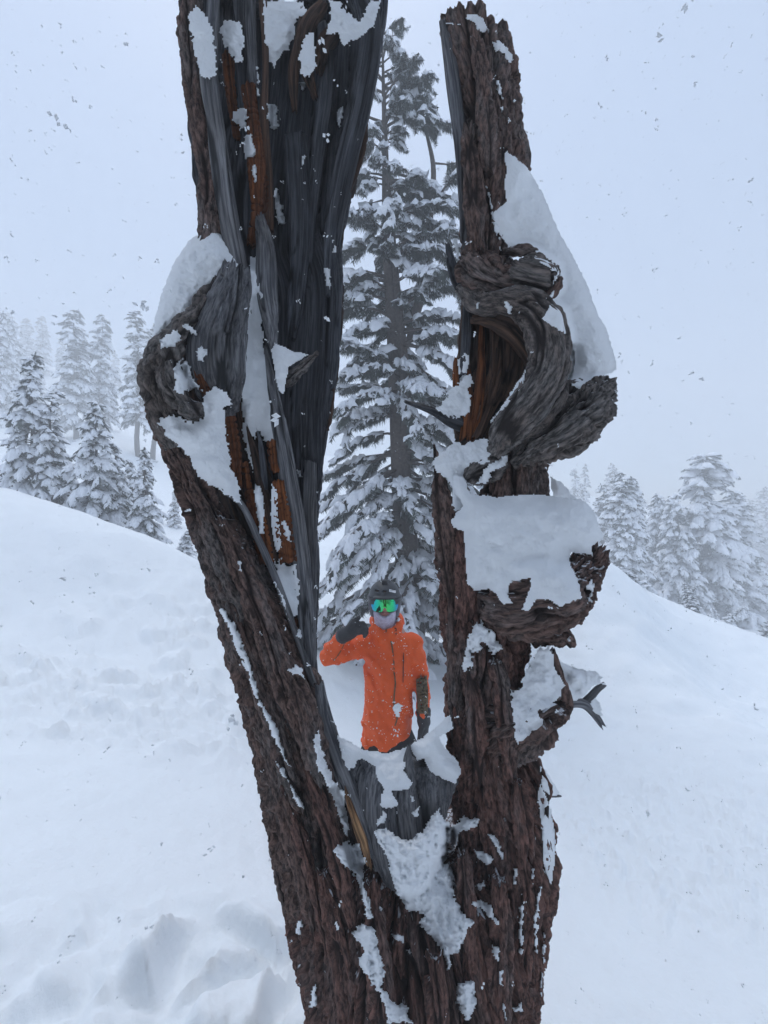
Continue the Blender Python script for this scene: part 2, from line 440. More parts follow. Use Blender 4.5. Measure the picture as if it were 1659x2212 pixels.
def relief(kind, g, seed, amp):
    """height in metres, 0..1 height attribute, random per plate"""
    if kind in ('bark', 'burl'):
        sw = 1.0 if kind == 'bark' else 1.8                      # burls swirl and have shorter plates
        zk = 1.0 if kind == 'bark' else 1.7
        wv = np.stack([fbm(g * np.array([13, 13, 6 * zk]) + 3.1, 4, seed + 1), fbm(g * np.array([13, 13, 6 * zk]) + 9.7, 4, seed + 2),
                       fbm(g * np.array([9, 9, 6]) + 5.2, 3, seed + 3)], 1)
        gw = g + wv * np.array([0.013, 0.013, 0.055]) * sw
        n1 = fbm(gw * np.array([24, 24, 2.7 * zk]), 2, seed + 5)
        n1b = fbm(gw * np.array([40, 40, 6.0 * zk]) + 2.2, 2, seed + 25)
        e1 = sstep(0.01, 0.17, np.abs(n1)) ** 0.8 * (0.55 + 0.45 * sstep(0.0, 0.14, np.abs(n1b)))               # long fissures
        n2 = fbm(gw * np.array([62, 62, 17 * zk]) + 4.4, 2, seed + 6)
        e2 = sstep(0.0, 0.22, np.abs(n2))
        lay = fbm(gw * np.array([34, 34, 13]) + 8.8, 3, seed + 8) * 3.0
        ter = (np.floor(lay) + sstep(0.62, 1.0, lay - np.floor(lay))) / 3.0      # flaked layers
        f1, f2, id2 = voro((g + wv * np.array([.008, .008, .05])) / np.array([0.0095, 0.0095, 0.031]), seed + 9)
        e3 = sstep(0.0, 0.25, f2 - f1)
        fine = fbm(g * np.array([150, 150, 70]), 3, seed + 13)
        h01 = e1 * (0.56 + 0.30 * ter + 0.12 * e2 + 0.13 * id2 + 0.08 * e3) + 0.05 * e2 + 0.13 * fine
        id1 = noise3(gw * np.array([16, 16, 5]), seed + 21)
        return amp * 1.5 * (h01 * 1.9 - 1.35), np.clip(h01, 0, 1), np.clip(0.55 * id1 + 0.3 * id2 + 0.2 * ter, 0, 1)
    if kind == 'wood':
        n1 = fbm(g * np.array([42, 42, 1.6]), 3, seed)
        n2 = fbm(g * np.array([150, 150, 4.0]), 3, seed + 3)
        cr = np.abs(fbm(g * np.array([20, 20, 1.3]) + 0.02 * n2[:, None], 2, seed + 7))
        crack = sstep(0.07, 0.0, cr)
        cr2 = np.abs(fbm(g * np.array([55, 55, 2.2]) + 6.6, 2, seed + 11))
        crack = np.maximum(crack, 0.6 * sstep(0.09, 0.0, cr2))
        h01 = 0.66 + 0.40 * n1 + 0.34 * n2 - 0.8 * crack
        return amp * 1.7 * (h01 - 0.6), np.clip(h01, 0, 1), np.clip(0.5 + 0.5 * n1, 0, 1)
    if kind == 'rot':
        w1 = fbm(g * np.array([20, 20, 8]), 3, seed)
        c1 = np.abs(((g[:, 2] + 0.006 * w1) / 0.016 + 3 * noise3(g * 7, seed + 2)) % 1 - 0.5) * 2
        c2 = np.abs(((g[:, 0] + 0.4 * g[:, 1] + 0.008 * w1) / 0.019) % 1 - 0.5) * 2
        e = np.minimum(sstep(1.0, 0.72, c1), sstep(1.0, 0.78, c2))
        big = fbm(g * np.array([35, 35, 9]), 3, seed + 5)
        h01 = 0.6 * e + 0.25 + 0.5 * big
        return amp * 1.6 * (h01 - 0.6), np.clip(h01, 0, 1), np.clip(0.5 + 0.5 * big, 0, 1)
    n = fbm(g * 60, 4, seed)
    return amp * n, 0.5 + 0.5 * n, 0.5 + 0.5 * n

def limb(name, pts, kind, mat, amp=0.006, ratio=0.85, step=3.3, lump=0.06, lumpf=9.0, jag=(0.0, 0.0), jagf=7.0, conc=0.0, seed=1, label=None,
         parent=None, front=0.64, power=1.0, zbuf=True, slant=0.0):
    pts = [tuple(p) + ((p[3] * p[2] / F * ratio,) if len(p) == 4 else ()) for p in pts]
    K = np.array([np.concatenate([W(p[0], p[1], p[2]), [p[3] * p[2] / F, p[4]]]) for p in pts])
    fine = catmull(K, 240)
    s = np.concatenate([[0], np.cumsum(np.linalg.norm(np.diff(fine[:, :3], axis=0), axis=1))])
    mpp = np.median(K[:, 1]) / F
    nv = max(8, int(s[-1] / (step * mpp)))
    sv = np.linspace(0, s[-1], nv)
    Kv = np.stack([np.interp(sv, s, fine[:, c]) for c in range(5)], 1)
    C, rw, rb = Kv[:, :3], np.maximum(Kv[:, 3], 0.0015), np.maximum(Kv[:, 4], 0.0015)
    T = norm(np.gradient(C, axis=0))
    N2 = np.array([0, 1.0, 0]) - T * T[:, 1:2]; N2 = norm(N2)
    N1 = np.cross(N2, T)
    circ = math.pi * (np.max(rw) + np.max(rb))
    nu = max(10, int(circ / (step * mpp) * 0.80))
    nf = int(nu * front); nb = max(5, int(nf * .28)); nu = nf + nb
    th = np.concatenate([np.linspace(math.pi, 2 * math.pi, nf, endpoint=False), np.linspace(0, math.pi, nb, endpoint=False)])
    ct, st = np.cos(th), np.sin(th)
    if power != 1.0:
        ct = np.sign(ct) * np.abs(ct) ** power; st = np.sign(st) * np.abs(st) ** power
    nrm = norm(N1[:, None] * (np.cos(th) / 1.0)[None, :, None] / rw[:, None, None] + N2[:, None] * np.sin(th)[None, :, None] / rb[:, None, None])
    pos = C[:, None] + N1[:, None] * (rw[:, None] * ct[None])[..., None] + N2[:, None] * (rb[:, None] * st[None])[..., None]
    g = np.stack([rw[:, None] * ct[None], rb[:, None] * st[None], np.broadcast_to(sv[:, None], (nv, nu))], -1).reshape(-1, 3)
    g = g + np.array([3.17, 1.91, 2.33]) * (seed % 37 + 1)
    rad = np.minimum(rw, rb)[:, None].repeat(nu, 1).ravel()
    h, h01, rn = relief(kind, g, seed, amp)
    lo = fbm(g * np.array([lumpf, lumpf, lumpf * 0.55]), 3, seed + 23) * lump * np.maximum(rad, 0.01)
    h = np.clip(h, -0.6 * rad, None)
    pos = pos.reshape(-1, 3) + nrm.reshape(-1, 3) * (h + lo)[:, None]
    pos = pos.reshape(nv, nu, 3)
    if conc:
        pos[:, :, 1] += conc * (1 - np.cos(th) ** 2)[None] * np.clip(rw / rw.max(), 0.2, 1)[:, None]
    for end, j in ((0, jag[0]), (1, jag[1])):
        if j:
            k = noise3(np.stack([ct * jagf + seed, st * jagf * 0.6, np.full(nu, 0.3)], 1), seed + 40) * 1.3 + 0.7 * noise3(np.stack([ct * jagf * 4, st * jagf * 3, np.full(nu, 7.3)], 1), seed + 41) - 1.0
            lim = min(0.5, 4 * abs(j) / max(s[-1], 1e-6))
            wgt = sstep(1 - lim, 1, sv / s[-1]) if end else sstep(lim, 0, sv / s[-1])
            d = T[-1] if end else -T[0]
            pos += (wgt[:, None] * (k * j)[None])[..., None] * d
    if slant:
        pos -= (sstep(0.35, 0, sv / s[-1])[:, None] * (slant * np.cos(th))[None])[..., None] * T[0]
    verts = pos.reshape(-1, 3)
    i, jx = np.meshgrid(np.arange(nv - 1), np.arange(nu), indexing='ij')
    j2 = (jx + 1) % nu
    quads = np.stack([i * nu + jx, i * nu + j2, (i + 1) * nu + j2, (i + 1) * nu + jx], -1).reshape(-1, 4)
    # caps: a sunken ring and a centre
    def cap(ring_i, d):
        nonlocal verts
        ring = verts[ring_i * nu:(ring_i + 1) * nu]
        c = ring.mean(0)
        inner = c + (ring - c) * 0.55 - d * 0.25 * np.linalg.norm(ring - c, axis=1).mean()
        n0 = len(verts)
        verts = np.vstack([verts, inner, [c - d * 0.3 * np.linalg.norm(ring - c, axis=1).mean()]])
        a = np.arange(nu); b = (a + 1) % nu
        q = np.stack([ring_i * nu + a, ring_i * nu + b, n0 + b, n0 + a], 1)
        t = np.stack([n0 + a, n0 + b, np.full(nu, n0 + nu)], 1)
        return (q, t) if ring_i else (q[:, ::-1], t[:, ::-1])
    q1, t1 = cap(0, -T[0]); q2, t2 = cap(nv - 1, T[-1])
    extra = len(verts) - nv * nu
    at = {'grain': np.vstack([g, np.repeat(g[:1], extra, 0) + (verts[-extra:] - verts[0])]), 'hgt': np.concatenate([h01, np.full(extra, 0.5)]), 'rnd': np.concatenate([rn, np.full(extra, 0.4)])}
    me = mesh_from(name, verts, [quads, q1, q2, t1, t2], at)
    if zbuf:
        pf = pos[:, :nf + 1]
        m1 = 0.5 * (pf[:-1] + pf[1:]); m2 = 0.5 * (pf[:, :-1] + pf[:, 1:]); m3 = 0.5 * (m1[:, :-1] + m1[:, 1:])
        SNAG_V.extend([verts[:nv * nu], m1.reshape(-1, 3), m2.reshape(-1, 3), m3.reshape(-1, 3)])
    return link(name, me, M[mat], parent or snag, label)

DL, DR = 1.0, 1.0
# --- lower trunk
limb('trunk', [(880, 1770, 1.10, 215, .20), (888, 1850, 1.08, 255, .24), (903, 1950, 1.06, 258, .26), (910, 2100, 1.05, 232, .26), (912, 2212, 1.05, 222, .26), (912, 2340, 1.05, 240, .27), (910, 2500, 1.05, 300, .31)],
     'bark', 'bark_red', amp=0.017, lump=0.10, lumpf=5, seed=3, jag=(0.03, 0), step=3.0)
# --- left prong: bark arm leaning out to the knot
limb('bark_arm', [(334, 868, .98, 18), (358, 930, .98, 25), (392, 1000, .97, 30), (424, 1066, .96, 34), (462, 1140, .96, 46), (510, 1240, .96, 62), (560, 1365, .97, 72), (600, 1480, .98, 80), (644, 1620, 1.0, 90), (692, 1780, 1.01, 98), (732, 1930, 1.02, 106), (770, 2090, 1.02, 110), (794, 2310, 1.02, 112)],
     'bark', 'bark', amp=0.012, lump=0.14, lumpf=7, seed=11, ratio=.8, step=3.0)
# --- left prong: hollow shell of grey wood
limb('hollow_shell', [(612, -90, 1.05, 226, .05), (612, 0, 1.05, 222, .05), (604, 150, 1.05, 208, .05), (592, 350, 1.05, 172, .05), (590, 500, 1.05, 152, .05), (622, 620, 1.05, 114, .05), (618, 760, 1.05, 110, .05), (612, 900, 1.05, 95, .05), (617, 1050, 1.04, 83, .045),
                      (635, 1150, 1.03, 53, .04), (647, 1260, 1.02, 38, .035), (661, 1380, 1.01, 20, .03), (672, 1480, 1.0, 12, .02)],
     'wood', 'wood_dark', amp=0.009, lump=0.25, lumpf=6, seed=21, step=4.0, conc=0.15, jag=(0.10, 0), jagf=9, power=.8)
limb('bark_strip', [(408, -70, .96, 22), (411, 60, .96, 23), (422, 180, .96, 22), (437, 300, .96, 22), (453, 400, .96, 22), (459, 500, .96, 24), (460, 600, .97, 24)], 'bark', 'bark', amp=0.008, seed=31, ratio=1.4)
limb('bark_strip', [(793, 258, 1.02, 3), (783, 320, 1.03, 8), (762, 390, 1.05, 12), (738, 460, 1.06, 13), (727, 540, 1.06, 12), (732, 640, 1.06, 10), (727, 760, 1.06, 10), (718, 860, 1.05, 9), (708, 930, 1.04, 4)], 'bark', 'wood_brown', amp=0.004, seed=33)
def stave(pts, mat, amp=0.004, seed=1, ratio=.7, jag=(0.02, 0.02), lump=.15, kind='wood', name='wood_stave', **kw):
    return limb(name, pts, kind, mat, amp=amp, seed=seed, ratio=ratio, jag=jag, lump=lump, power=.7, **kw)
stave([(462, -60, .94, 14), (460, 40, .94, 13), (452, 160, .93, 19), (470, 310, .93, 20), (490, 457, .94, 23), (512, 570, .95, 20), (530, 680, .97, 14)], 'wood', seed=41)
stave([(538, -60, 1.0, 13), (540, 60, 1.0, 13), (546, 160, 1.01, 10), (552, 230, 1.02, 6)], 'wood', seed=43)
stave([(512, -40, 1.03, 10), (516, 90, 1.03, 9), (522, 180, 1.03, 9), (535, 330, 1.03, 6), (545, 420, 1.03, 5)], 'wood_dark', seed=44)
stave([(568, -30, 1.0, 9), (572, 120, 1.0, 8), (570, 260, 1.0, 9), (580, 400, 1.02, 10), (582, 500, 1.02, 10)], 'wood_brown', seed=45)
stave([(562, 470, 1.0, 9), (574, 540, .99, 20), (578, 640, .98, 22), (588, 720, .98, 13), (592, 768, .98, 4)], 'wood', seed=47)
stave([(574, 752, .98, 3), (586, 820, .98, 9), (604, 920, .98, 17), (622, 1030, .98, 22), (640, 1150, .98, 24), (656, 1290, .98, 20), (666, 1400, .99, 14), (672, 1480, 1.0, 8)], 'wood', seed=49)
stave([(672, 1000, 1.02, 14), (668, 1120, 1.0, 18), (668, 1260, 1.0, 16), (672, 1400, 1.0, 11), (677, 1500, 1.0, 6)], 'wood', seed=51)
stave([(640, 300, 1.06, 26), (650, 480, 1.05, 22), (640, 640, 1.06, 18), (630, 730, 1.06, 10)], 'wood_dark', seed=52)
stave([(770, -40, 1.0, 34), (800, 80, .99, 24), (780, 220, 1.0, 22), (742, 380, 1.02, 20), (718, 520, 1.04, 16), (712, 640, 1.05, 8)], 'wood_dark', seed=53)
stave([(700, 60, 1.04, 14), (706, 180, 1.04, 18), (690, 320, 1.06, 16), (672, 480, 1.07, 12), (668, 620, 1.07, 6)], 'wood_dark', seed=54)
stave([(654, 20, 1.0, 4), (646, 90, 1.0, 9), (634, 160, 1.01, 12), (636, 240, 1.03, 6)], 'wood_brown', seed=55)
stave([(700, 10, .98, 10), (668, 60, .98, 15), (660, 130, 1.0, 16), (680, 210, 1.03, 6)], 'wood_brown', seed=56, amp=.008)
stave([(740, 40, .99, 4), (722, 72, .99, 14), (700, 100, .99, 16), (690, 160, 1.02, 8)], 'wood_brown', seed=57, amp=.008)
# rotten orange wood in the hollow
def rot(pts, seed, amp=0.008, mat='rot', ratio=.8):
    return limb('rotten_wood', pts, 'rot', mat, amp=amp, seed=seed, ratio=ratio, jag=(.012, .012), lump=.2, power=.75, jagf=5)
rot([(492, 120, 1.03, 10), (500, 200, 1.04, 10), (512, 300, 1.05, 8)], 61)
rot([(538, 190, 1.0, 13), (550, 290, 1.0, 15), (556, 370, .99, 17), (554, 450, 1.0, 12), (546, 530, 1.02, 8)], 62)
rot([(574, 300, 1.01, 7), (578, 420, 1.02, 8), (566, 520, 1.03, 7), (556, 600, 1.04, 6)], 63)
rot([(492, 880, .96, 10), (502, 960, .96, 13), (512, 1050, .97, 11)], 64)
rot([(590, 955, .97, 10), (594, 1018, .97, 9)], 65)
rot([(604, 1040, .97, 11), (614, 1130, .97, 17), (626, 1212, .97, 17)], 66)
rot([(548, 1060, .97, 9), (562, 1140, .97, 15), (576, 1215, .97, 14)], 67)
rot([(528, 1000, .98, 7), (540, 1080, .98, 8), (556, 1160, .98, 6)], 68)
rot([(612, 1262, .98, 6), (608, 1305, .98, 9)], 69)
rot([(632, 1338, .985, 14), (644, 1400, .985, 12), (656, 1460, .99, 7)], 70)
stave([(534, 925, .975, 2), (550, 980, .975, 8), (562, 1040, .975, 9), (578, 1120, .975, 12), (594, 1212, .975, 10)], 'wood_brown', seed=72)
stave([(556, 930, .975, 2), (566, 980, .975, 6), (574, 1060, .975, 6)], 'wood_dark', seed=73)
# heartwood closing the back of the hollow
limb('heartwood', [(470, 780, 1.04, 60, .04), (480, 900, 1.04, 66, .04), (520, 1030, 1.04, 66, .04), (560, 1150, 1.04, 56, .04), (610, 1290, 1.03, 44, .03), (655, 1420, 1.02, 24, .02)], 'wood', 'wood_brown', amp=.008, seed=76, lump=.2)
limb('heartwood', [(420, 680, 1.0, 30, .04), (400, 760, 1.0, 52, .05), (405, 850, 1.0, 56, .05), (425, 930, 1.0, 44, .04)], 'wood', 'wood_brown', amp=.008, seed=77, lump=.2)
# pale torn edge between arm and hollow
stave([(486, 1062, .93, 5), (522, 1090, .93, 6), (560, 1170, .93, 7), (600, 1262, .93, 7), (640, 1372, .94, 6), (676, 1478, .95, 6)], 'wood', seed=75, ratio=1.2)
# knot and broken stub
limb('branch_stub', [(478, 905, .97, 30), (474, 840, .95, 52), (470, 760, .93, 62), (486, 680, .92, 50), (502, 620, .92, 38), (510, 578, .92, 28)], 'wood', 'wood', amp=.009, seed=81, jag=(0, .02), lump=.16)
limb('knot', [(468, 598, .91, 11), (452, 640, .90, 17), (424, 688, .89, 21), (384, 720, .88, 25), (353, 758, .89, 28), (338, 800, .90, 31), (340, 850, .92, 29), (358, 905, .94, 29), (386, 965, .96, 28)], 'burl', 'bark_grey', amp=.009, seed=83, lump=.22)
limb('knot', [(398, 704, .90, 22), (372, 752, .88, 26), (366, 806, .88, 28), (382, 852, .88, 28), (410, 880, .88, 26), (426, 902, .88, 18)], 'burl', 'bark_grey', amp=.010, seed=85, lump=.25, jag=(0, .012))
rot([(428, 760, .91, 12), (440, 810, .91, 14), (450, 852, .92, 9)], 87, .012)
limb('branch_stub', [(622, 822, 1.02, 16), (640, 806, .98, 14), (664, 784, .93, 10), (688, 762, .88, 5)], 'bark', 'bark_grey', amp=.005, seed=89)
# peeling bark slabs on the outer left edge
for k, pp in enumerate(([(425, 1085, .98, 8), (445, 1160, .98, 13), (463, 1250, .98, 15), (479, 1310, .98, 8)],
                        [(457, 1200, .97, 8), (479, 1300, .97, 10), (501, 1390, .97, 8)],
                        [(509, 1400, .97, 5), (519, 1450, .97, 11), (537, 1512, .98, 6)],
                        [(531, 1532, .99, 5), (547, 1590, .99, 11), (569, 1680, 1.0, 13), (589, 1790, 1.0, 12), (607, 1900, 1.0, 12), (623, 1960, 1.0, 8)],
                        [(609, 1900, 1.01, 8), (635, 2020, 1.01, 13), (657, 2110, 1.01, 14), (677, 2212, 1.01, 14), (685, 2330, 1.01, 14)],
                        [(577, 1600, .93, 8), (613, 1700, .92, 13), (657, 1830, .90, 14), (689, 1960, .88, 12), (707, 2060, .87, 7)],
                        [(657, 1640, .90, 12), (707, 1780, .86, 20), (739, 1900, .84, 18), (762, 1990, .83, 10)])):
    limb('bark_slab', pp, 'bark', 'bark' if k < 4 else 'bark_red', amp=.006, seed=91 + k, ratio=1.1, jag=(.02, .02), lump=.25)
# long bark ridges standing proud of the arm and the trunk, with open furrows between them
for k, pp in enumerate(([(470, 1120, .915, 12), (520, 1230, .905, 22), (570, 1350, .90, 25), (612, 1470, .895, 25), (650, 1580, .89, 18)],
                        [(462, 1190, .94, 8), (505, 1310, .925, 20), (552, 1440, .915, 24), (594, 1560, .91, 25), (632, 1680, .905, 20), (658, 1760, .90, 10)],
                        [(604, 1400, .91, 12), (645, 1500, .90, 26), (675, 1600, .885, 28), (700, 1690, .87, 20)],
                        [(516, 1420, .95, 8), (553, 1530, .94, 18), (596, 1660, .93, 22), (634, 1800, .92, 23), (662, 1920, .915, 18), (682, 2010, .91, 10)],
                        [(700, 1880, .88, 14), (725, 1980, .87, 25), (745, 2080, .86, 29), (760, 2180, .86, 29), (770, 2290, .86, 25)],
                        [(800, 1900, .83, 12), (812, 2000, .81, 23), (822, 2100, .80, 27), (830, 2220, .80, 29), (832, 2320, .80, 26)],
                        [(938, 2060, .80, 14), (944, 2140, .79, 25), (948, 2220, .79, 27), (950, 2320, .80, 24)],
                        [(1080, 1900, .86, 16), (1085, 2000, .86, 25), (1078, 2100, .86, 27), (1070, 2220, .86, 27), (1066, 2310, .86, 24)],
                        [(1130, 1850, .90, 12), (1140, 1950, .90, 19), (1130, 2060, .90, 19), (1118, 2180, .90, 17)],
                        [(1000, 1840, .88, 12), (1005, 1940, .86, 21), (1005, 2050, .85, 23), (1000, 2180, .85, 21)],
                        [(998, 1150, .94, 8), (1006, 1240, .925, 20), (1010, 1340, .915, 18)],
                        [(1120, 1690, .90, 12), (1128, 1760, .89, 20), (1136, 1850, .89, 16)])):
    limb('bark_ridge', pp, 'bark', 'bark' if k < 4 else 'bark_red', amp=.008, seed=211 + 3 * k, ratio=1.0, jag=(.025, .025), lump=.25, lumpf=14)
# crotch: split grey wood and splinters
limb('split_wood', [(866, 1640, .95, 112, .07), (864, 1690, .93, 122, .09), (870, 1760, .91, 92, .10), (880, 1850, .90, 60, .10)], 'wood', 'wood', amp=.008, seed=111, jag=(.010, 0), jagf=5, lump=.12, lumpf=7)
stave([(690, 1478, .93, 9), (704, 1560, .92, 16), (730, 1640, .90, 18), (760, 1720, .87, 15), (786, 1800, .84, 11), (800, 1850, .83, 6)], 'wood', seed=113, jag=(.015, .01))
limb('wood_splinter', [(746, 1708, .862, 4), (762, 1760, .848, 9), (782, 1815, .828, 11), (798, 1872, .812, 5)], 'wood', 'fresh', amp=.003, seed=114, jag=(.02, .02), label='fresh pale orange splinter of torn wood')
stave([(884, 1612, .88, 2), (882, 1650, .875, 10), (884, 1700, .87, 16), (888, 1760, .87, 10)], 'wood', seed=115)
stave([(880, 1720, .87, 7), (882, 1770, .86, 9), (886, 1815, .85, 7)], 'wood_dark', seed=116)
# --- right prong
limb('bark_column', [(1012, 1075, 1.02, 74), (1032, 1200, 1.01, 84), (1046, 1320, 1.0, 92), (1046, 1420, .99, 84), (1042, 1510, .99, 76), (1052, 1610, .99, 82), (1072, 1720, 1.0, 98), (1088, 1850, 1.0, 108), (1082, 1960, 1.0, 98), (1066, 2100, 1.0, 94), (1054, 2300, 1.0, 92)],
     'bark', 'bark_red', amp=.013, seed=121, lump=.10, lumpf=6, step=3.0)
stave([(938, 962, .97, 4), (946, 1030, .97, 14), (958, 1100, .96, 22), (968, 1190, .96, 22), (978, 1290, .95, 18), (984, 1400, .95, 18), (984, 1500, .95, 18), (992, 1600, .96, 14)], 'bark', seed=123, kind='bark', amp=.007, name='bark_strip')
stave([(952, 1230, .99, 2), (961, 1270, 1.0, 6), (962, 1300, 1.0, 4), (958, 1318, 1.0, 2)], 'wood_dark', seed=124)
limb('burl', [(1060, 1300, .95, 72), (1130, 1300, .90, 84), (1192, 1288, .89, 76), (1238, 1258, .91, 54), (1274, 1222, .93, 34), (1296, 1188, .94, 16)], 'burl', 'bark', amp=.013, seed=131, lump=.25, lumpf=10, jag=(0, .02))
limb('burl', [(1150, 1375, .92, 20), (1200, 1368, .92, 22), (1224, 1384, .92, 16), (1234, 1398, .92, 8)], 'burl', 'bark', amp=.008, seed=132, lump=.2)
limb('burl', [(1080, 1575, .95, 72), (1130, 1560, .90, 62), (1176, 1532, .89, 44), (1212, 1516, .90, 26), (1228, 1500, .90, 14)], 'burl', 'bark', amp=.014, seed=133, lump=.22, lumpf=10)
stave([(1192, 1408, .90, 5), (1204, 1440, .89, 7), (1214, 1480, .89, 9), (1222, 1520, .89, 12), (1220, 1546, .89, 9)], 'bark', seed=134, kind='bark', amp=.006, name='bark_slab')
limb('broken_branch', [(1200, 1524, .92, 14), (1236, 1518, .93, 11), (1262, 1522, .94, 10), (1282, 1540, .95, 8), (1300, 1566, .95, 5)], 'wood', 'wood', amp=.003, seed=135, jag=(0, .02))
limb('broken_branch', [(1258, 1522, .945, 8), (1276, 1506, .95, 8), (1290, 1490, .955, 7), (1303, 1480, .96, 6)], 'wood', 'wood', amp=.003, seed=136, jag=(0, .015))
limb('bark_slab', [(1150, 1640, .94, 14), (1176, 1700, .93, 16), (1182, 1760, .93, 8)], 'bark', 'bark_red', amp=.006, seed=137, jag=(.01, .02))
limb('wood_stave', [(1165, 1712, .98, 6), (1190, 1717, .99, 5), (1212, 1720, 1.0, 2)], 'wood', 'wood', amp=.002, seed=138)
limb('bark_slab', [(1168, 1800, 1.0, 9), (1188, 1850, 1.0, 12), (1190, 1920, 1.0, 13), (1172, 2020, 1.0, 10)], 'bark', 'bark_red', amp=.008, seed=139, jag=(.01, .02))
limb('bark_slab', [(1010, 1420, .91, 12), (1022, 1500, .90, 20), (1030, 1590, .89, 22), (1036, 1690, .88, 16)], 'bark', 'bark_red', amp=.008, seed=140, jag=(.015, .02))
limb('bark_slab', [(1072, 1430, .90, 16), (1086, 1510, .89, 22), (1096, 1600, .88, 20), (1104, 1680, .87, 12)], 'bark', 'bark_red', amp=.008, seed=141, jag=(.02, .02))
limb('bark_column', [(1118, 955, 1.0, 52), (1116, 1010, .99, 62), (1114, 1060, .98, 70), (1108, 1110, .98, 84)], 'bark', 'bark', amp=.012, seed=143, lump=.14)
limb('burl', [(1008, 1036, .93, 10), (1024, 1026, .92, 24), (1050, 1014, .93, 30), (1082, 1002, .95, 24)], 'bark', 'bark_grey', amp=.006, seed=144, lump=.2)
# rotten, hollow core between the curled limb and the column
limb('rotten_core', [(1060, 620, 1.04, 68, .07), (1078, 720, 1.04, 86, .07), (1072, 820, 1.03, 84, .07), (1046, 900, 1.02, 60, .06), (1020, 962, 1.01, 38, .06)], 'wood', 'wood_brown', amp=.014, seed=151, jag=(0, .01), lump=.15)
for k, pp in enumerate(([(1042, 690, .98, 5), (1040, 800, .97, 10), (1030, 900, .97, 12), (1012, 955, .97, 9)], [(1066, 690, .98, 7), (1066, 800, .975, 9), (1052, 900, .975, 8), (1040, 940, .975, 5)],
                        [(1090, 720, .98, 6), (1092, 800, .98, 9), (1082, 870, .98, 6)], [(1012, 800, .98, 3), (1014, 870, .97, 12), (1006, 950, .97, 14)])):
    stave(pp, 'rot' if k in (0, 3) else 'wood_brown', seed=152 + k, amp=.006)
stave([(984, 775, .99, 4), (985, 840, .99, 8), (987, 890, .99, 8)], 'rot', seed=157)
stave([(1008, 650, .98, 10), (1006, 740, .98, 10), (1000, 810, .98, 7)], 'wood_dark', seed=158)
limb('broken_branch', [(876, 868, 1.06, 4), (905, 878, 1.02, 7), (940, 890, .99, 10), (972, 905, .98, 17), (1002, 918, .98, 18)], 'wood', 'wood_dark', amp=.004, seed=159, jag=(.02, 0))
# curled limb
limb('curled_limb', [(996, 622, .96, 14), (1030, 654, .93, 24), (1085, 656, .89, 30), (1138, 664, .87, 38), (1174, 700, .85, 42), (1188, 752, .84, 44), (1184, 806, .84, 46), (1156, 858, .85, 46), (1118, 902, .87, 42), (1090, 938, .89, 36), (1066, 982, .92, 18)],
     'bark', 'bark_grey', amp=.006, seed=161, lump=.30, lumpf=16)
limb('curled_limb', [(1080, 640, .90, 8), (1130, 640, .875, 14), (1180, 668, .86, 14), (1206, 702, .86, 8)], 'wood', 'wood_dark', amp=.006, seed=162, lump=.3)
limb('curled_limb', [(1214, 744, .88, 10), (1222, 800, .87, 14), (1206, 860, .87, 18), (1168, 910, .88, 18), (1120, 950, .90, 12)], 'burl', 'bark_grey', amp=.006, seed=164, lump=.3)
limb('curled_limb', [(1020, 690, .95, 8), (1062, 692, .92, 18), (1108, 712, .91, 22), (1144, 756, .91, 22), (1158, 812, .92, 14), (1150, 850, .93, 8)], 'wood', 'wood_brown', amp=.010, seed=163, lump=.35)
limb('burl', [(1250, 838, .95, 20), (1210, 880, .92, 40), (1160, 930, .93, 40), (1110, 980, .95, 30)], 'burl', 'bark_grey', amp=.012, seed=166, lump=.22, lumpf=9)
limb('burl', [(1312, 822, .93, 18), (1284, 866, .91, 44), (1246, 906, .90, 60), (1196, 944, .90, 54), (1146, 972, .93, 42), (1104, 1000, .95, 30)], 'burl', 'bark_grey', amp=.013, seed=165, lump=.22, lumpf=9)
limb('burl', [(1108, 598, .95, 22), (1134, 594, .91, 38), (1160, 598, .90, 42), (1184, 604, .91, 30), (1196, 610, .92, 14)], 'burl', 'bark_grey', amp=.010, seed=167, lump=.18)
limb('burl', [(1002, 560, .97, 22), (1040, 590, .94, 44), (1082, 608, .93, 38), (1112, 604, .94, 24)], 'burl', 'bark', amp=.010, seed=168, lump=.2)
limb('burl', [(1086, 546, .93, 8), (1112, 543, .91, 11), (1140, 540, .91, 11), (1158, 545, .92, 8)], 'burl', 'bark', amp=.006, seed=169, lump=.2)
limb('burl', [(1158, 650, .90, 8), (1190, 634, .89, 12), (1206, 612, .89, 10), (1212, 598, .89, 5)], 'burl', 'bark', amp=.006, seed=170, lump=.2)
# upper column
limb('bark_column', [(1026, 92, 1.02, 68), (1042, 170, 1.01, 72), (1058, 280, 1.0, 68), (1068, 370, .99, 70), (1066, 450, .98, 68), (1054, 540, .97, 54), (1054, 610, .97, 46)], 'bark', 'bark', amp=.012, seed=171, lump=.10, jag=(.03, 0), jagf=5, slant=.050)
stave([(956, 46, .99, 7), (970, 120, .98, 13), (984, 220, .97, 14), (995, 320, .96, 12), (1000, 420, .96, 10), (1005, 540, .96, 9), (1006, 600, .96, 8)], 'wood', seed=173)
stave([(1000, 14, 1.0, 2), (1003, 42, 1.0, 5), (1006, 80, 1.0, 6)], 'wood_dark', seed=174, jag=(0, 0))
limb('bark_slab', [(1090, 128, 1.0, 10), (1102, 190, .99, 13), (1110, 260, .98, 12), (1120, 340, .97, 11), (1130, 380, .97, 6)], 'bark', 'bark', amp=.007, seed=175, jag=(.02, .01))
limb('bark_slab', [(1030, 90, .92, 12), (1042, 180, .91, 18), (1052, 290, .90, 18), (1056, 370, .90, 10)], 'bark', 'bark', amp=.007, seed=176, jag=(.02, .02))
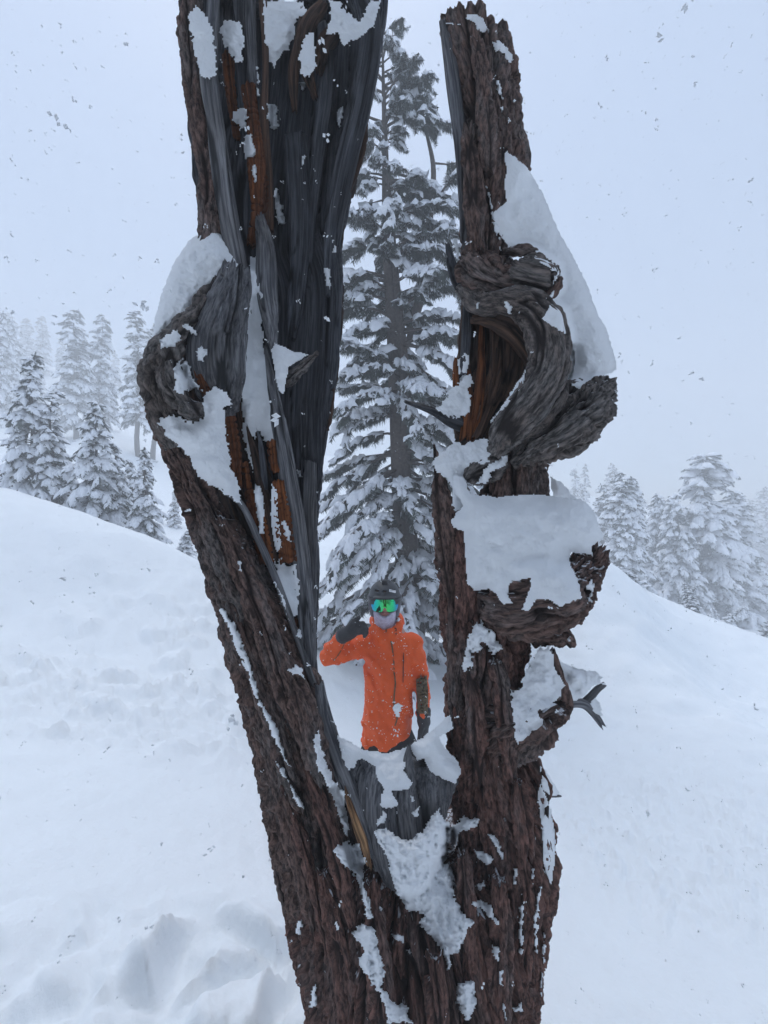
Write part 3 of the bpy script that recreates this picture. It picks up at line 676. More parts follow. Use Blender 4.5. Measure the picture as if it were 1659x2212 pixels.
limb('bark_slab', [(1012, 280, .92, 16), (1020, 380, .91, 22), (1026, 470, .91, 20), (1034, 540, .91, 12)], 'bark', 'bark', amp=.007, seed=177, jag=(.02, .02))
stave([(966, 528, .98, 4), (974, 570, .97, 10), (988, 610, .96, 12), (1012, 646, .95, 10), (1040, 664, .94, 8)], 'wood_dark', seed=178, jag=(.015, 0))

# ------------------------------------------------------------------ snow lying on the dead tree
ZRES = 3.0
def make_zbuf(vlist, res, x0=-60, y0=-120, w=1800, h=2700):
    V = np.vstack(vlist)
    px = 829.5 + F * V[:, 0] / V[:, 1]; py = 1106 - F * V[:, 2] / V[:, 1]
    ix = ((px - x0) / res).astype(int); iy = ((py - y0) / res).astype(int)
    nx, ny = int(w / res), int(h / res)
    ok = (ix >= 0) & (ix < nx) & (iy >= 0) & (iy < ny)
    Z = np.full((ny, nx), 9.0)
    np.minimum.at(Z, (iy[ok], ix[ok]), V[ok, 1])
    for _ in range(2):                                     # close pin-holes
        P = np.pad(Z, 1, constant_values=9.0)
        nb = np.stack([P[1:-1, :-2], P[1:-1, 2:], P[:-2, 1:-1], P[2:, 1:-1]])
        cnt = (nb < 8).sum(0)
        mean = np.where(nb < 8, nb, 0).sum(0) / np.maximum(cnt, 1)
        Z = np.where((Z > 8) & (cnt >= 3), mean, Z)
    P = np.pad(Z, 1, constant_values=9.0)                  # points of the far side seen through gaps are dropped
    near = np.sort(np.stack([P[1 + a:P.shape[0] - 1 + a, 1 + b:P.shape[1] - 1 + b] for a in (-1, 0, 1) for b in (-1, 0, 1)]), axis=0)[2]
    Z = np.where((Z < 8) & (Z - near > 0.05), near, Z)
    return Z, x0, y0, res

def zlook(zb, px, py):
    Z, x0, y0, res = zb
    ix = np.clip(((px - x0) / res).astype(int), 0, Z.shape[1] - 1); iy = np.clip(((py - y0) / res).astype(int), 0, Z.shape[0] - 1)
    return Z[iy, ix]

def poly_sd(poly, x, y):
    poly = np.asarray(poly, float); q = np.roll(poly, -1, 0)
    inside = np.zeros(x.shape, bool); d2 = np.full(x.shape, 1e18)
    for (x1, y1), (x2, y2) in zip(poly, q):
        c = ((y1 > y) != (y2 > y)) & (x < (x2 - x1) * (y - y1) / (y2 - y1 + 1e-12) + x1)
        inside ^= c
        dx, dy = x2 - x1, y2 - y1
        t = np.clip(((x - x1) * dx + (y - y1) * dy) / (dx * dx + dy * dy + 1e-12), 0, 1)
        d2 = np.minimum(d2, (x - x1 - t * dx) ** 2 + (y - y1 - t * dy) ** 2)
    return np.where(inside, np.sqrt(d2), -np.sqrt(d2))

def patch_mesh(name, poly, zb, T, rad, D=None, res=2.3, warp=10.0, wf=0.11, bury=0.005, blur=3, rough=0.3, seed=1, tb=None, flat=0.0, behind=False, edge=7.0):
    """a solid pad bounded by an outline; it lies on whatever surface is behind it, or stands free at depth D"""
    poly = np.asarray(poly, float)
    x0, y0 = poly.min(0) - 2 * warp - res; x1, y1 = poly.max(0) + 2 * warp + res
    gx, gy = np.meshgrid(np.arange(x0, x1, res), np.arange(y0, y1, res))
    sh = gx.shape
    q = np.stack([gx.ravel() * wf, gy.ravel() * wf, np.full(gx.size, seed * 3.7)], 1)
    wx = (fbm(q, 4, seed, 0.65) * warp).reshape(sh) if warp else 0; wy = (fbm(q + 31.7, 4, seed + 5, 0.65) * warp).reshape(sh) if warp else 0
    sd = poly_sd(poly, gx + wx, gy + wy)
    if warp:                                              # crumbling rim with loose bits
        sd = sd + edge * fbm(np.stack([gx.ravel() * .13, gy.ravel() * .13, np.full(gx.size, seed * 5.1)], 1), 3, seed + 33, 0.6).reshape(sh)
    mask = sd > 0
    if mask.sum() < 6: return None
    hit = zlook(zb, gx, gy)
    good = (hit < 8) & mask
    fill = D if D is not None else (np.median(hit[good]) if good.any() else 0.95)
    z = np.where(good, hit, fill)
    zs = z.copy(); mk = mask.astype(float)
    for _ in range(blur):
        P = np.pad(zs * mk, 1); Q = np.pad(mk, 1)
        num = sum(P[1 + a:P.shape[0] - 1 + a, 1 + b:P.shape[1] - 1 + b] for a in (-1, 0, 1) for b in (-1, 0, 1))
        den = sum(Q[1 + a:Q.shape[0] - 1 + a, 1 + b:Q.shape[1] - 1 + b] for a in (-1, 0, 1) for b in (-1, 0, 1))
        zs = np.where(mask, num / np.maximum(den, 1e-6), zs)
    k = np.clip(sd / rad, 0, 1)
    prof = np.sqrt(np.clip(1 - (1 - k) ** 2, 0, 1)) * (1 - flat) + flat * (k > 0)
    nz = fbm(np.stack([gx.ravel() * 0.045, gy.ravel() * 0.045, np.full(gx.size, seed * 1.3)], 1), 4, seed + 9, 0.6).reshape(sh)
    nz2 = fbm(np.stack([gx.ravel() * 0.22, gy.ravel() * 0.22, np.full(gx.size, seed * 2.3)], 1), 3, seed + 19, 0.6).reshape(sh)
    t = T * prof * (1 + rough * nz) + 0.0020 * nz2 * np.clip(k * 3, 0, 1) * (1 if rough else 0)
    if D is None:
        front = zs - t + bury * (1 - k)
        back = np.maximum(zs, z) + 0.008
    else:
        front = np.minimum(D - t, np.where(good, zs - 0.35 * t, 9))
        fs = front.copy()
        for _ in range(12):
            P = np.pad(fs * mk, 1); Q = np.pad(mk, 1)
            num = sum(P[1 + a:P.shape[0] - 1 + a, 1 + b:P.shape[1] - 1 + b] for a in (-1, 0, 1) for b in (-1, 0, 1))
            den = sum(Q[1 + a:Q.shape[0] - 1 + a, 1 + b:Q.shape[1] - 1 + b] for a in (-1, 0, 1) for b in (-1, 0, 1))
            fs = np.where(mask, num / np.maximum(den, 1e-6), fs)
        front = np.minimum(fs, front + 0.03) - (0.0018 * nz2 + 0.010 * rough / .3 * nz * np.clip(T / .05, .3, 1)) * np.clip(2 * k, 0, 1)
        if behind: front = D - t - 0.0012 * nz2 * k - .006 * nz * k
        back = D + (tb if tb else T) * prof + 0.0004
        back = np.maximum(back, front + 0.002)
    idx = -np.ones(sh, int); idx[mask] = np.arange(mask.sum())
    n = mask.sum()
    pxm, pym = gx[mask], gy[mask]
    def pt(d): return np.stack([(pxm - 829.5) / F * d, d, (1106 - pym) / F * d], 1)
    verts = np.vstack([pt(front[mask]), pt(back[mask])])
    a, b, c, d = idx[:-1, :-1], idx[:-1, 1:], idx[1:, 1:], idx[1:, :-1]
    ok = (a >= 0) & (b >= 0) & (c >= 0) & (d >= 0)
    fr = np.stack([a[ok], d[ok], c[ok], b[ok]], 1)
    if not len(fr): return None
    e = np.concatenate([fr[:, [0, 1]], fr[:, [1, 2]], fr[:, [2, 3]], fr[:, [3, 0]]])
    key = e[:, 0].astype(np.int64) * n + e[:, 1]; rev = e[:, 1].astype(np.int64) * n + e[:, 0]
    bd = e[~np.isin(key, rev)]
    side = np.stack([bd[:, 1], bd[:, 0], bd[:, 0] + n, bd[:, 1] + n], 1)
    used = np.unique(fr); remap = -np.ones(2 * n, int); allu = np.concatenate([used, used + n]); remap[allu] = np.arange(len(allu))
    faces = [remap[fr], remap[fr[:, ::-1] + n], remap[side]] if D is not None else [remap[fr], remap[side]]
    return mesh_from(name, verts[allu], faces)

zb = make_zbuf(SNAG_V, ZRES)
def c1(*p): return [(x * .397 + 274, y * .397) for x, y in p]
def c2(*p): return [(x * .3307 + 274, y * .3307 + 466) for x, y in p]
def c3(*p): return [(x * .2728 + 384, y * .2728 + 1042) for x, y in p]
def c4(*p): return [(x * .3307 + 823, y * .3307) for x, y in p]
def c5(*p): return [(x * .2976 + 878, y * .2976 + 494) for x, y in p]
def c6(*p): return [(x * .2976 + 878, y * .2976 + 1015) for x, y in p]
def c7(*p): return [(x * .463 + 494, y * .463 + 1481) for x, y in p]
def c8(*p): return [(x * .1323 + 1125, y * .1323 + 1371.5) for x, y in p]
_sn = [300]
def snow(name, poly, T=0.018, rad=16, D=None, label=None, **kw):
    _sn[0] += 7
    kw.setdefault('blur', 3)
    if D is None: T *= 1.6; rad *= .8
    kw.setdefault('edge', 6.5 if D is None else 2.5)
    kw.setdefault('rough', .45)
    me = patch_mesh(name, poly, zb, T, rad, D, seed=_sn[0], **kw)
    if me: return link(name, me, M['snow'], snag, label)

# caps and shelves that stand out from the wood
snow('snow_cap', c2((170, 740), (180, 650), (240, 450), (310, 290), (400, 160), (500, 95), (570, 80), (620, 110), (680, 190), (740, 310), (790, 372), (700, 420), (600, 470), (540, 540), (500, 640), (450, 720), (370, 740), (280, 760), (200, 800), (150, 810)),
     T=.075, rad=55, D=.972, tb=.09, label='tall rounded cap of snow on the broken left stub', warp=3, rough=.12, behind=True)
snow('snow_slab', c4((820, 975), (960, 1090), (1050, 1240), (1130, 1430), (1200, 1570), (1270, 1690), (1340, 1830), (1400, 1990), (1480, 2160), (1530, 2330), (1548, 2420), (1500, 2445), (1420, 2470), (1300, 2550), (1240, 2520), (1262, 2340), (1240, 2220), (1180, 2170), (1080, 2110), (1050, 2080), (1130, 1940), (1060, 1960), (1180, 1850), (1160, 1800), (1100, 1760), (1000, 1690), (1010, 1650), (960, 1605), (830, 1615), (790, 1560), (740, 1480), (735, 1380), (820, 1310), (800, 1210), (820, 1110), (800, 1010)),
     T=.055, rad=50, D=.985, tb=.07, label='long steep slab of snow down the back of the right prong', warp=3, rough=.2)
snow('snow_slab', [(1176, 690), (1225, 700), (1262, 760), (1275, 840), (1240, 872), (1196, 860), (1180, 780)], T=.02, rad=14, D=1.0, tb=.05, behind=True)
snow('snow_shelf', c6((330, 30), (430, 60), (440, 130), (480, 180), (560, 180), (690, 195), (900, 170), (1060, 190), (1200, 200), (1300, 220), (1370, 300), (1440, 500), (1350, 560), (1360, 630), (1200, 600), (1190, 680), (1250, 800), (1280, 930), (1200, 960), (1120, 1000), (1030, 950), (960, 930), (890, 1030), (820, 1020), (880, 900), (900, 790), (760, 820), (740, 900), (770, 970), (700, 980), (640, 900), (590, 870), (500, 880), (440, 830), (420, 600), (410, 450), (330, 420), (320, 370), (400, 250), (340, 150)),
     T=.085, rad=70, D=.935, tb=.12, label='broad shelf of snow on the burl of the right prong', warp=4, rough=.22)
snow('snow_shelf', c6((1040, 40), (1130, 90), (1200, 170), (1270, 230), (1160, 240), (1060, 215)), T=.03, rad=20, D=1.06, warp=2)
snow('snow_shelf', c5((170, 1720), (230, 1620), (350, 1540), (400, 1570), (550, 1500), (605, 1530), (612, 1690), (500, 1710), (420, 1760), (430, 1850), (400, 1960), (420, 2040), (330, 2050), (330, 1880), (250, 1780), (200, 1770)), T=.035, rad=26, D=.955, tb=.06)
snow('snow_wedge', c5((210, 1310), (350, 1140), (470, 1030), (490, 1130), (450, 1150), (480, 1230), (460, 1330), (350, 1390), (270, 1350)), T=.03, rad=22, D=.985, tb=.05)
snow('snow_wedge', c5((360, 960), (420, 900), (455, 910), (455, 990), (430, 1080), (385, 1120)), T=.012, rad=12, D=1.0, warp=2)
snow('snow_strip', c5((600, 1400), (700, 1270), (790, 1130), (870, 1015), (855, 1130), (760, 1260), (650, 1370), (610, 1430)), T=.02, rad=12, D=.95, warp=2)
snow('snow_cap', c4((545, 130), (560, 85), (620, 85), (670, 120), (710, 200), (725, 250), (690, 225), (625, 200), (610, 150)), T=.03, rad=14, D=1.03, warp=2)
snow('snow_cap', c4((725, 270), (770, 262), (830, 310), (865, 370), (855, 415), (825, 415), (800, 350), (745, 340)), T=.03, rad=14, D=1.03, warp=2)
snow('snow_cap', c8((560, 350), (700, 450), (900, 530), (1100, 570), (1230, 590), (1300, 650), (1325, 800), (1180, 840), (1060, 1000), (900, 1090), (810, 1070), (740, 870), (690, 640)), T=.045, rad=26, D=.945, tb=.06, label='pillow of snow on the forked broken branch', warp=1.5)
snow('snow_cap', c8((1200, 990), (1290, 1110), (1350, 1300), (1330, 1345), (1200, 1290), (1110, 1130)), T=.014, rad=10, D=.955, warp=1)
snow('snow_cap', [(1164, 1652), (1180, 1662), (1196, 1690), (1212, 1718), (1190, 1721), (1170, 1706)], T=.02, rad=10, D=.99, warp=1)
snow('snow_strip', [(1166, 1690), (1178, 1712), (1192, 1750), (1200, 1800), (1201, 1850), (1192, 1918), (1183, 1905), (1172, 1860), (1168, 1780), (1160, 1720)], T=.03, rad=12, D=1.02, warp=1.5)
snow('snow_ledge', c7((500, 225), (560, 255), (640, 300), (740, 312), (830, 285), (900, 240), (960, 195), (1030, 130), (1055, 200), (985, 245), (1010, 290), (1065, 340), (1088, 400), (1060, 465), (980, 430), (930, 395), (910, 340), (880, 360), (838, 280), (822, 400), (862, 450), (840, 490), (760, 495), (800, 560), (740, 580), (700, 560), (720, 480), (690, 440), (682, 385), (640, 350), (605, 345), (590, 390), (555, 395), (530, 340)),
     T=.05, rad=26, D=.915, tb=.12, label='snow bridging the crotch between the two prongs', warp=3, rough=.2)
snow('snow_ledge', c6((950, 1280), (1050, 1280), (1070, 1400), (1150, 1560), (1130, 1620), (1090, 1680), (1020, 1740), (960, 1750), (1020, 1890), (940, 1920), (800, 1995), (780, 1850), (770, 1760), (750, 1610), (830, 1580), (840, 1500), (880, 1450)), T=.04, rad=34, D=.90, tb=.08, label='snow on the lower burl of the right prong')
snow('snow_ledge', c2((180, 1335), (300, 1300), (420, 1345), (490, 1310), (485, 1180), (560, 1120), (640, 1130), (700, 1240), (640, 1250), (660, 1480), (690, 1650), (740, 1780), (755, 1900), (640, 1820), (480, 1720), (430, 1640), (390, 1560), (250, 1440)), T=.05, rad=40, D=.955, tb=.07, label='sloping snow ledge between the knot and the bark arm', rough=.2)
# snow pressed into the left hollow
snow('snow_strip', c2((800, 270), (850, 250), (870, 420), (890, 640), (900, 830), (930, 1000), (960, 1250), (975, 1460), (900, 1500), (860, 1400), (820, 1480), (830, 1700), (760, 1500), (740, 1250), (750, 1000), (760, 820), (790, 600)), T=.02, rad=20, D=1.02, tb=.05, label='strip of packed snow filling the hollow of the left prong')
snow('snow_strip', c3((720, 560), (780, 640), (830, 560), (870, 660), (940, 620), (962, 800), (955, 1060), (880, 1095), (840, 1000), (780, 850), (770, 700)), T=.02, rad=16, D=1.0, tb=.04)
snow('snow_strip', c3((610, 0), (660, 30), (690, 200), (695, 410), (640, 400), (630, 250), (600, 120)), T=.012, rad=8, warp=2)
snow('snow_strip', c3((740, 0), (790, 60), (800, 300), (830, 520), (780, 560), (740, 400), (730, 150)), T=.014, rad=10, D=.985, warp=2)
snow('snow_patch', c3((825, 310), (860, 300), (905, 400), (900, 470), (860, 460)), T=.008, rad=6, warp=2)
snow('snow_patch', c3((915, 1225), (960, 1150), (990, 1230), (960, 1240)), T=.008, rad=6, warp=2)
snow('snow_wedge', c2((960, 820), (1080, 880), (1200, 905), (1130, 950), (1060, 990), (1040, 1090), (1030, 1170), (985, 1150), (960, 1000), (940, 880)), T=.025, rad=14, D=.97, tb=.05, warp=2)
snow('snow_patch', c2((300, 980), (370, 910), (420, 1000), (460, 1090), (500, 1160), (420, 1130), (340, 1170), (300, 1140), (320, 1060)), T=.02, rad=12)
snow('snow_patch', c2((205, 840), (250, 770), (330, 750), (365, 800), (320, 850), (240, 870)), T=.014, rad=10)
snow('snow_patch', c2((360, 720), (400, 690), (470, 760), (440, 790), (380, 760)), T=.012, rad=8)
snow('snow_patch', c2((440, 860), (500, 840), (530, 890), (500, 950), (450, 940)), T=.012, rad=8)
snow('snow_patch', c2((1285, 340), (1325, 325), (1335, 420), (1325, 485), (1295, 440)), T=.006, rad=6, warp=2)
snow('snow_patch', c2((1100, 1650), (1140, 1660), (1160, 1720), (1120, 1700)), T=.006, rad=6, warp=2)
snow('snow_patch', c2((965, 0), (1025, 0), (1030, 50), (985, 60)), T=.012, rad=8, warp=2)
# top of the left prong
snow('snow_patch', c1((330, 90), (380, 25), (440, 90), (470, 160), (490, 340), (485, 420), (430, 435), (395, 420), (370, 300), (345, 200)), T=.022, rad=16, D=.93, tb=.03)
snow('snow_patch', c1((505, 160), (540, 95), (630, 120), (640, 200), (635, 340), (590, 345), (530, 250)), T=.022, rad=16, D=.99, tb=.05)
snow('snow_patch', c1((740, 0), (960, 0), (980, 70), (910, 130), (920, 180), (880, 270), (830, 310), (800, 380), (760, 300), (745, 160)), T=.035, rad=30, D=1.03, tb=.08, label='thick snow packed into the top of the left hollow')
snow('snow_patch', c1((1100, 0), (1160, 0), (1200, 60), (1270, 110), (1300, 40), (1320, 0), (1390, 0), (1340, 150), (1270, 200), (1180, 260), (1150, 180), (1080, 190), (1100, 90)), T=.03, rad=22, D=.995, tb=.06)
snow('snow_patch', c1((970, 175), (1010, 170), (1035, 260), (1035, 370), (1000, 430), (940, 390), (935, 300)), T=.02, rad=12, D=.985, tb=.03)
snow('snow_patch', c1((930, 440), (980, 450), (975, 500), (940, 490)), T=.01, rad=6, warp=2)
snow('snow_patch', c1((765, 560), (815, 560), (832, 700), (800, 715), (768, 680)), T=.014, rad=9, warp=2)
snow('snow_patch', c1((570, 600), (640, 575), (660, 590), (655, 690), (620, 700), (575, 650)), T=.016, rad=9, warp=2)
snow('snow_patch', c1((635, 740), (680, 720), (690, 790), (710, 840), (650, 870), (635, 820)), T=.014, rad=9, warp=2)
snow('snow_patch', c1((670, 900), (700, 900), (715, 980), (700, 1000)), T=.01, rad=6, warp=2)
snow('snow_patch', c1((800, 1010), (820, 1020), (850, 1130), (858, 1220), (815, 1225), (805, 1110)), T=.012, rad=7, warp=2)
snow('snow_patch', c1((700, 360), (720, 370), (725, 520), (705, 530)), T=.008, rad=5, warp=2)
snow('snow_patch', c1((1135, 620), (1170, 565), (1185, 590), (1170, 700), (1145, 710)), T=.012, rad=8, warp=2)
snow('snow_patch', c1((945, 850), (968, 830), (970, 900), (950, 920)), T=.008, rad=5, warp=2)
snow('snow_patch', c1((1115, 1280), (1145, 1330), (1150, 1375), (1120, 1370)), T=.01, rad=6, warp=2)
# bark of the left arm
snow('snow_strip', c3((330, 1000), (365, 975), (400, 1050), (450, 1110), (520, 1280), (600, 1480), (640, 1680), (720, 1820), (790, 1940), (840, 2120), (900, 2260), (860, 2250), (760, 2040), (690, 1860), (600, 1690), (550, 1500), (440, 1290), (380, 1110)), T=.010, rad=9, warp=5, label='long line of snow caught in a bark furrow of the left prong')
snow('snow_strip', c7((215, 350), (260, 390), (300, 470), (340, 540), (365, 590), (320, 560), (280, 470), (235, 400)), T=.010, rad=7, warp=4)
snow('snow_patch', c3((470, 620), (500, 610), (510, 720), (525, 800), (500, 770)), T=.007, rad=5, warp=3)
snow('snow_patch', c3((870, 1490), (930, 1430), (990, 1470), (1010, 1560), (960, 1530), (900, 1520)), T=.012, rad=8, warp=3)
snow('snow_patch', c3((610, 1090), (640, 1110), (690, 1240), (665, 1240), (640, 1150)), T=.006, rad=5, warp=3)
snow('snow_strip', c7((390, 240), (420, 190), (440, 300), (480, 420), (540, 500), (560, 640), (570, 730), (540, 690), (480, 520), (410, 380)), T=.016, rad=10, warp=3)
# lower trunk
snow('snow_patch', c7((475, 770), (540, 725), (610, 740), (640, 810), (630, 900), (680, 1080), (640, 1090), (610, 960), (590, 890), (530, 840)), T=.020, rad=14, label='snow clump on the trunk below the splinter')
snow('snow_patch', c7((670, 680), (740, 660), (800, 710), (840, 720), (900, 680), (940, 610), (985, 560), (1000, 620), (1040, 650), (1100, 610), (1170, 620), (1160, 660), (1080, 690), (1070, 760), (1040, 740), (1030, 820), (1050, 900), (1060, 1000), (1110, 1080), (1145, 1100), (1110, 1160), (1080, 1240), (1040, 1260), (1040, 1330), (1020, 1340), (1000, 1240), (930, 1160), (880, 1110), (910, 1070), (840, 1050), (790, 990), (760, 900), (740, 800), (700, 740)),
     T=.022, rad=20, label='large ragged snow patch on the front of the lower trunk', warp=6)
snow('snow_patch', c7((570, 1160), (620, 1110), (690, 1140), (700, 1230), (730, 1330), (720, 1400), (760, 1470), (830, 1490), (860, 1578), (740, 1578), (710, 1450), (650, 1370), (590, 1270), (640, 1240), (600, 1200)), T=.018, rad=14, warp=5)
snow('snow_patch', c7((1060, 1390), (1150, 1370), (1160, 1480), (1120, 1578), (1080, 1530), (1060, 1470)), T=.018, rad=14, warp=5)
snow('snow_patch', c7((1190, 680), (1240, 690), (1280, 770), (1290, 830), (1260, 790), (1220, 720)), T=.012, rad=7, warp=4)
snow('snow_patch', c7((1140, 760), (1180, 770), (1240, 810), (1230, 850), (1180, 830)), T=.012, rad=7, warp=4)
snow('snow_patch', c7((1130, 1010), (1180, 990), (1240, 1040), (1240, 1080), (1270, 1100), (1260, 1130), (1190, 1060)), T=.012, rad=8, warp=4)
snow('snow_patch', c7((1150, 930), (1190, 900), (1210, 940), (1170, 960)), T=.010, rad=7, warp=4)
for k, pp in enumerate((((1330, 850), (1350, 850), (1345, 950), (1325, 930)), ((1355, 1010), (1375, 1020), (1375, 1260), (1350, 1250)), ((1420, 1080), (1450, 930), (1465, 940), (1440, 1150), (1450, 1250), (1425, 1240)),
                        ((1225, 1190), (1265, 1230), (1260, 1290), (1230, 1260)), ((1255, 1330), (1285, 1320), (1275, 1400), (1255, 1390)), ((310, 1100), (345, 1090), (345, 1160), (320, 1170)), ((390, 1400), (415, 1390), (410, 1500), (370, 1510)),
                        ((755, 1155), (825, 1160), (820, 1200), (770, 1190)), ((835, 1230), (855, 1225), (850, 1280)), ((1320, 1500), (1370, 1480), (1380, 1530), (1330, 1520)), ((1410, 860), (1430, 850), (1420, 950)), ((1450, 1450), (1470, 1100), (1480, 1200), (1462, 1460)),
                        ((700, 950), (715, 950), (710, 980)), ((690, 640), (720, 580), (740, 600), (730, 640), (700, 660)), ((850, 590), (890, 560), (890, 610), (860, 620)), ((840, 510), (865, 510), (865, 545), (845, 545)), ((1280, 1480), (1300, 1480), (1295, 1560), (1282, 1550)))):
    snow('snow_patch', c7(*pp), T=.010, rad=6, warp=4)
# right prong bits
snow('snow_patch', c6((480, 1120), (570, 1108), (650, 1200), (690, 1310), (610, 1350), (560, 1260), (530, 1310), (485, 1320), (490, 1440), (405, 1482), (430, 1300), (450, 1180)), T=.022, rad=16, label='small snow mound on the column of the right prong')
snow('snow_patch', c6((1285, 850), (1340, 790), (1370, 840), (1350, 960), (1310, 970), (1330, 880)), T=.010, rad=7, warp=3)
snow('snow_patch', c6((1150, 1215), (1190, 1205), (1185, 1240)), T=.008, rad=5, warp=2)
snow('snow_patch', c6((1080, 1740), (1110, 1710), (1105, 1760), (1075, 1780)), T=.008, rad=5, warp=2)
snow('snow_patch', c5((500, 1850), (560, 1740), (640, 1680), (760, 1610), (730, 1720), (640, 1760), (580, 1860)), T=.014, rad=9, warp=3)
snow('snow_patch', c5((700, 510), (740, 520), (770, 580), (745, 640), (715, 570)), T=.008, rad=5, warp=2)
snow('snow_patch', c5((490, 560), (530, 525), (525, 580), (500, 580)), T=.008, rad=5, warp=2)
snow('snow_patch', c5((730, 180), (785, 200), (780, 225), (740, 215)), T=.01, rad=6, warp=2)
snow('snow_patch', c5((1060, 410), (1060, 350), (1090, 300), (1120, 310), (1100, 360)), T=.012, rad=8, warp=3)
snow('snow_patch', c5((330, 60), (375, 60), (385, 200), (370, 240), (350, 150)), T=.014, rad=7, D=.985, warp=2)
snow('snow_patch', c4((735, 480), (790, 560), (805, 640), (795, 680), (765, 600)), T=.008, rad=6, warp=3)
snow('snow_patch', c4((775, 700), (805, 690), (800, 740), (780, 735)), T=.008, rad=5, warp=3)
snow('snow_patch', c4((845, 670), (870, 630), (888, 660), (870, 685)), T=.008, rad=5, warp=3)
snow('snow_patch', c4((805, 750), (835, 760), (832, 800)), T=.008, rad=5, warp=3)
snow('snow_strip', c4((680, 1190), (710, 1240), (730, 1360), (760, 1450), (800, 1650), (780, 1640), (735, 1480), (705, 1310)), T=.008, rad=5, warp=3)
snow('snow_strip', c4((400, 160), (440, 140), (530, 155), (520, 170), (440, 160)), T=.01, rad=5, D=1.0, warp=2)

# ------------------------------------------------------------------ snow-laden conifers
def tube_np(path, rad, sides=6):
    """verts, quads of a tapering tube"""
    path = np.asarray(path, float); rad = np.asarray(rad, float)
    T = norm(np.gradient(path, axis=0))
    ref = np.array([0.31, 0.95, 0.05]) if abs(T[0][2]) > 0.7 else np.array([0, 0, 1.0])
    A = norm(np.cross(T, ref)); B = np.cross(T, A)
    th = np.arange(sides) / sides * 2 * math.pi
    v = path[:, None] + rad[:, None, None] * (A[:, None] * np.cos(th)[None, :, None] + B[:, None] * np.sin(th)[None, :, None])
    n = len(path)
    i, j = np.meshgrid(np.arange(n - 1), np.arange(sides), indexing='ij')
    j2 = (j + 1) % sides
    q = np.stack([i * sides + j, i * sides + j2, (i + 1) * sides + j2, (i + 1) * sides + j], -1).reshape(-1, 4)
    return v.reshape(-1, 3), q

class Bag:
    def __init__(self): self.v = []; self.f = {3: [], 4: []}; self.n = 0
    def add(self, v, f):
        f = np.asarray(f)
        self.v.append(np.asarray(v, float)); self.f[f.shape[1]].append(f + self.n); self.n += len(v)
    def mesh(self, name, smooth=True):
        return mesh_from(name, np.vstack(self.v), [np.vstack(x) for x in (self.f[4], self.f[3]) if x], smooth=smooth)

def needle_template(rng, k=11, hang=0.5, nw=0.055):
    """a feathery spray along +x (unit length), z up, hanging needles: triangles"""
    V = []; Fc = []
    for side in (-1, 1, 0):
        for i in range(k if side else k - 2):
            s = (i + 0.4 + 0.5 * rng.random()) / k
            ln = (0.34 * (1 - 0.62 * s) + 0.06) * rng.uniform(0.7, 1.25)
            wd = nw * rng.uniform(0.7, 1.3)
            if side:
                tip = np.array([s + 0.55 * ln, side * ln, -hang * ln * rng.uniform(0.3, 1.3)])
            else:
                tip = np.array([s + 0.35 * ln, rng.uniform(-.1, .1), -hang * ln * rng.uniform(1.0, 2.0)])
            b = np.array([s, 0, 0.0])
            e = np.array([wd, 0, 0.0]) + np.array([0, 0, rng.uniform(-.03, .03)])
            n = len(V)
            V += [b - 1.25 * e, b + 1.25 * e, tip]
            Fc += [(n, n + 1, n + 2)]
    return np.array(V), np.array(Fc)

def snow_template(rng, nx=5, ny=4):
    """a lumpy pad of snow along +x, flat below, with drooping fingers"""
    V = []
    for i in range(nx):
        s = i / (nx - 1)
        w = 0.26 * math.sin(math.pi * min(1, 0.10 + 0.80 * s)) ** 0.7 * (1 - 0.25 * s)
        if i in (0, nx - 1): w *= 0.25
        for j in range(ny):
            t = (j / (ny - 1) - 0.5) * 2
            lob = 1 + 0.35 * math.sin(s * 9 + t * 3 + rng.uniform(-.6, .6))
            top = 0.155 * (1 - abs(t) ** 2.2) * math.sin(math.pi * min(1, 0.12 + 0.85 * s)) * rng.uniform(0.75, 1.25)
            V.append((s * 1.02 - 0.01, t * w * lob, top - 0.13 * abs(t) ** 1.6 * w / 0.26 - 0.015))
    V = np.array(V)
    U = V.copy(); U[:, 2] = np.minimum(V[:, 2] - 0.02, -0.02 - 0.13 * (np.abs(V[:, 1]) / 0.26) ** 1.5)
    i, j = np.meshgrid(np.arange(nx - 1), np.arange(ny - 1), indexing='ij')
    q = np.stack([i * ny + j, (i + 1) * ny + j, (i + 1) * ny + j + 1, i * ny + j + 1], -1).reshape(-1, 4)
    n = nx * ny
    ring = [(k * ny, (k + 1) * ny) for k in range(nx - 1)] + [((nx - 1) * ny + k, (nx - 1) * ny + k + 1) for k in range(ny - 1)] + \
           [((k + 1) * ny + ny - 1, k * ny + ny - 1) for k in range(nx - 1)] + [(k + 1, k) for k in range(ny - 1)]
    side = np.array([(b, a, a + n, b + n) for a, b in ring])
    return np.vstack([V, U]), np.vstack([q, side])          # open below: never seen

def place(tv, tf, B, D, L, Wd, droop, roll):
    """instances of a template: B base, D direction, L length, Wd width factor"""
    D = norm(D); n = len(B)
    side = norm(np.cross(D, np.array([0, 0, 1.0])) + 1e-6)
    up = np.cross(side, D)
    c, s = np.cos(roll)[:, None], np.sin(roll)[:, None]
    side2 = side * c + up * s; up2 = up * c - side * s
    x = tv[None, :, 0] * L[:, None]; y = tv[None, :, 1] * (L * Wd)[:, None]; z = tv[None, :, 2] * (L * Wd)[:, None]
    P = B[:, None] + D[:, None] * x[..., None] - side2[:, None] * y[..., None] + up2[:, None] * z[..., None]
    P[:, :, 2] -= (droop * L)[:, None] * tv[None, :, 0] ** 2
    Fi = tf[None] + (np.arange(n) * len(tv))[:, None, None]
    return P.reshape(-1, 3), Fi.reshape(-1, tf.shape[1])

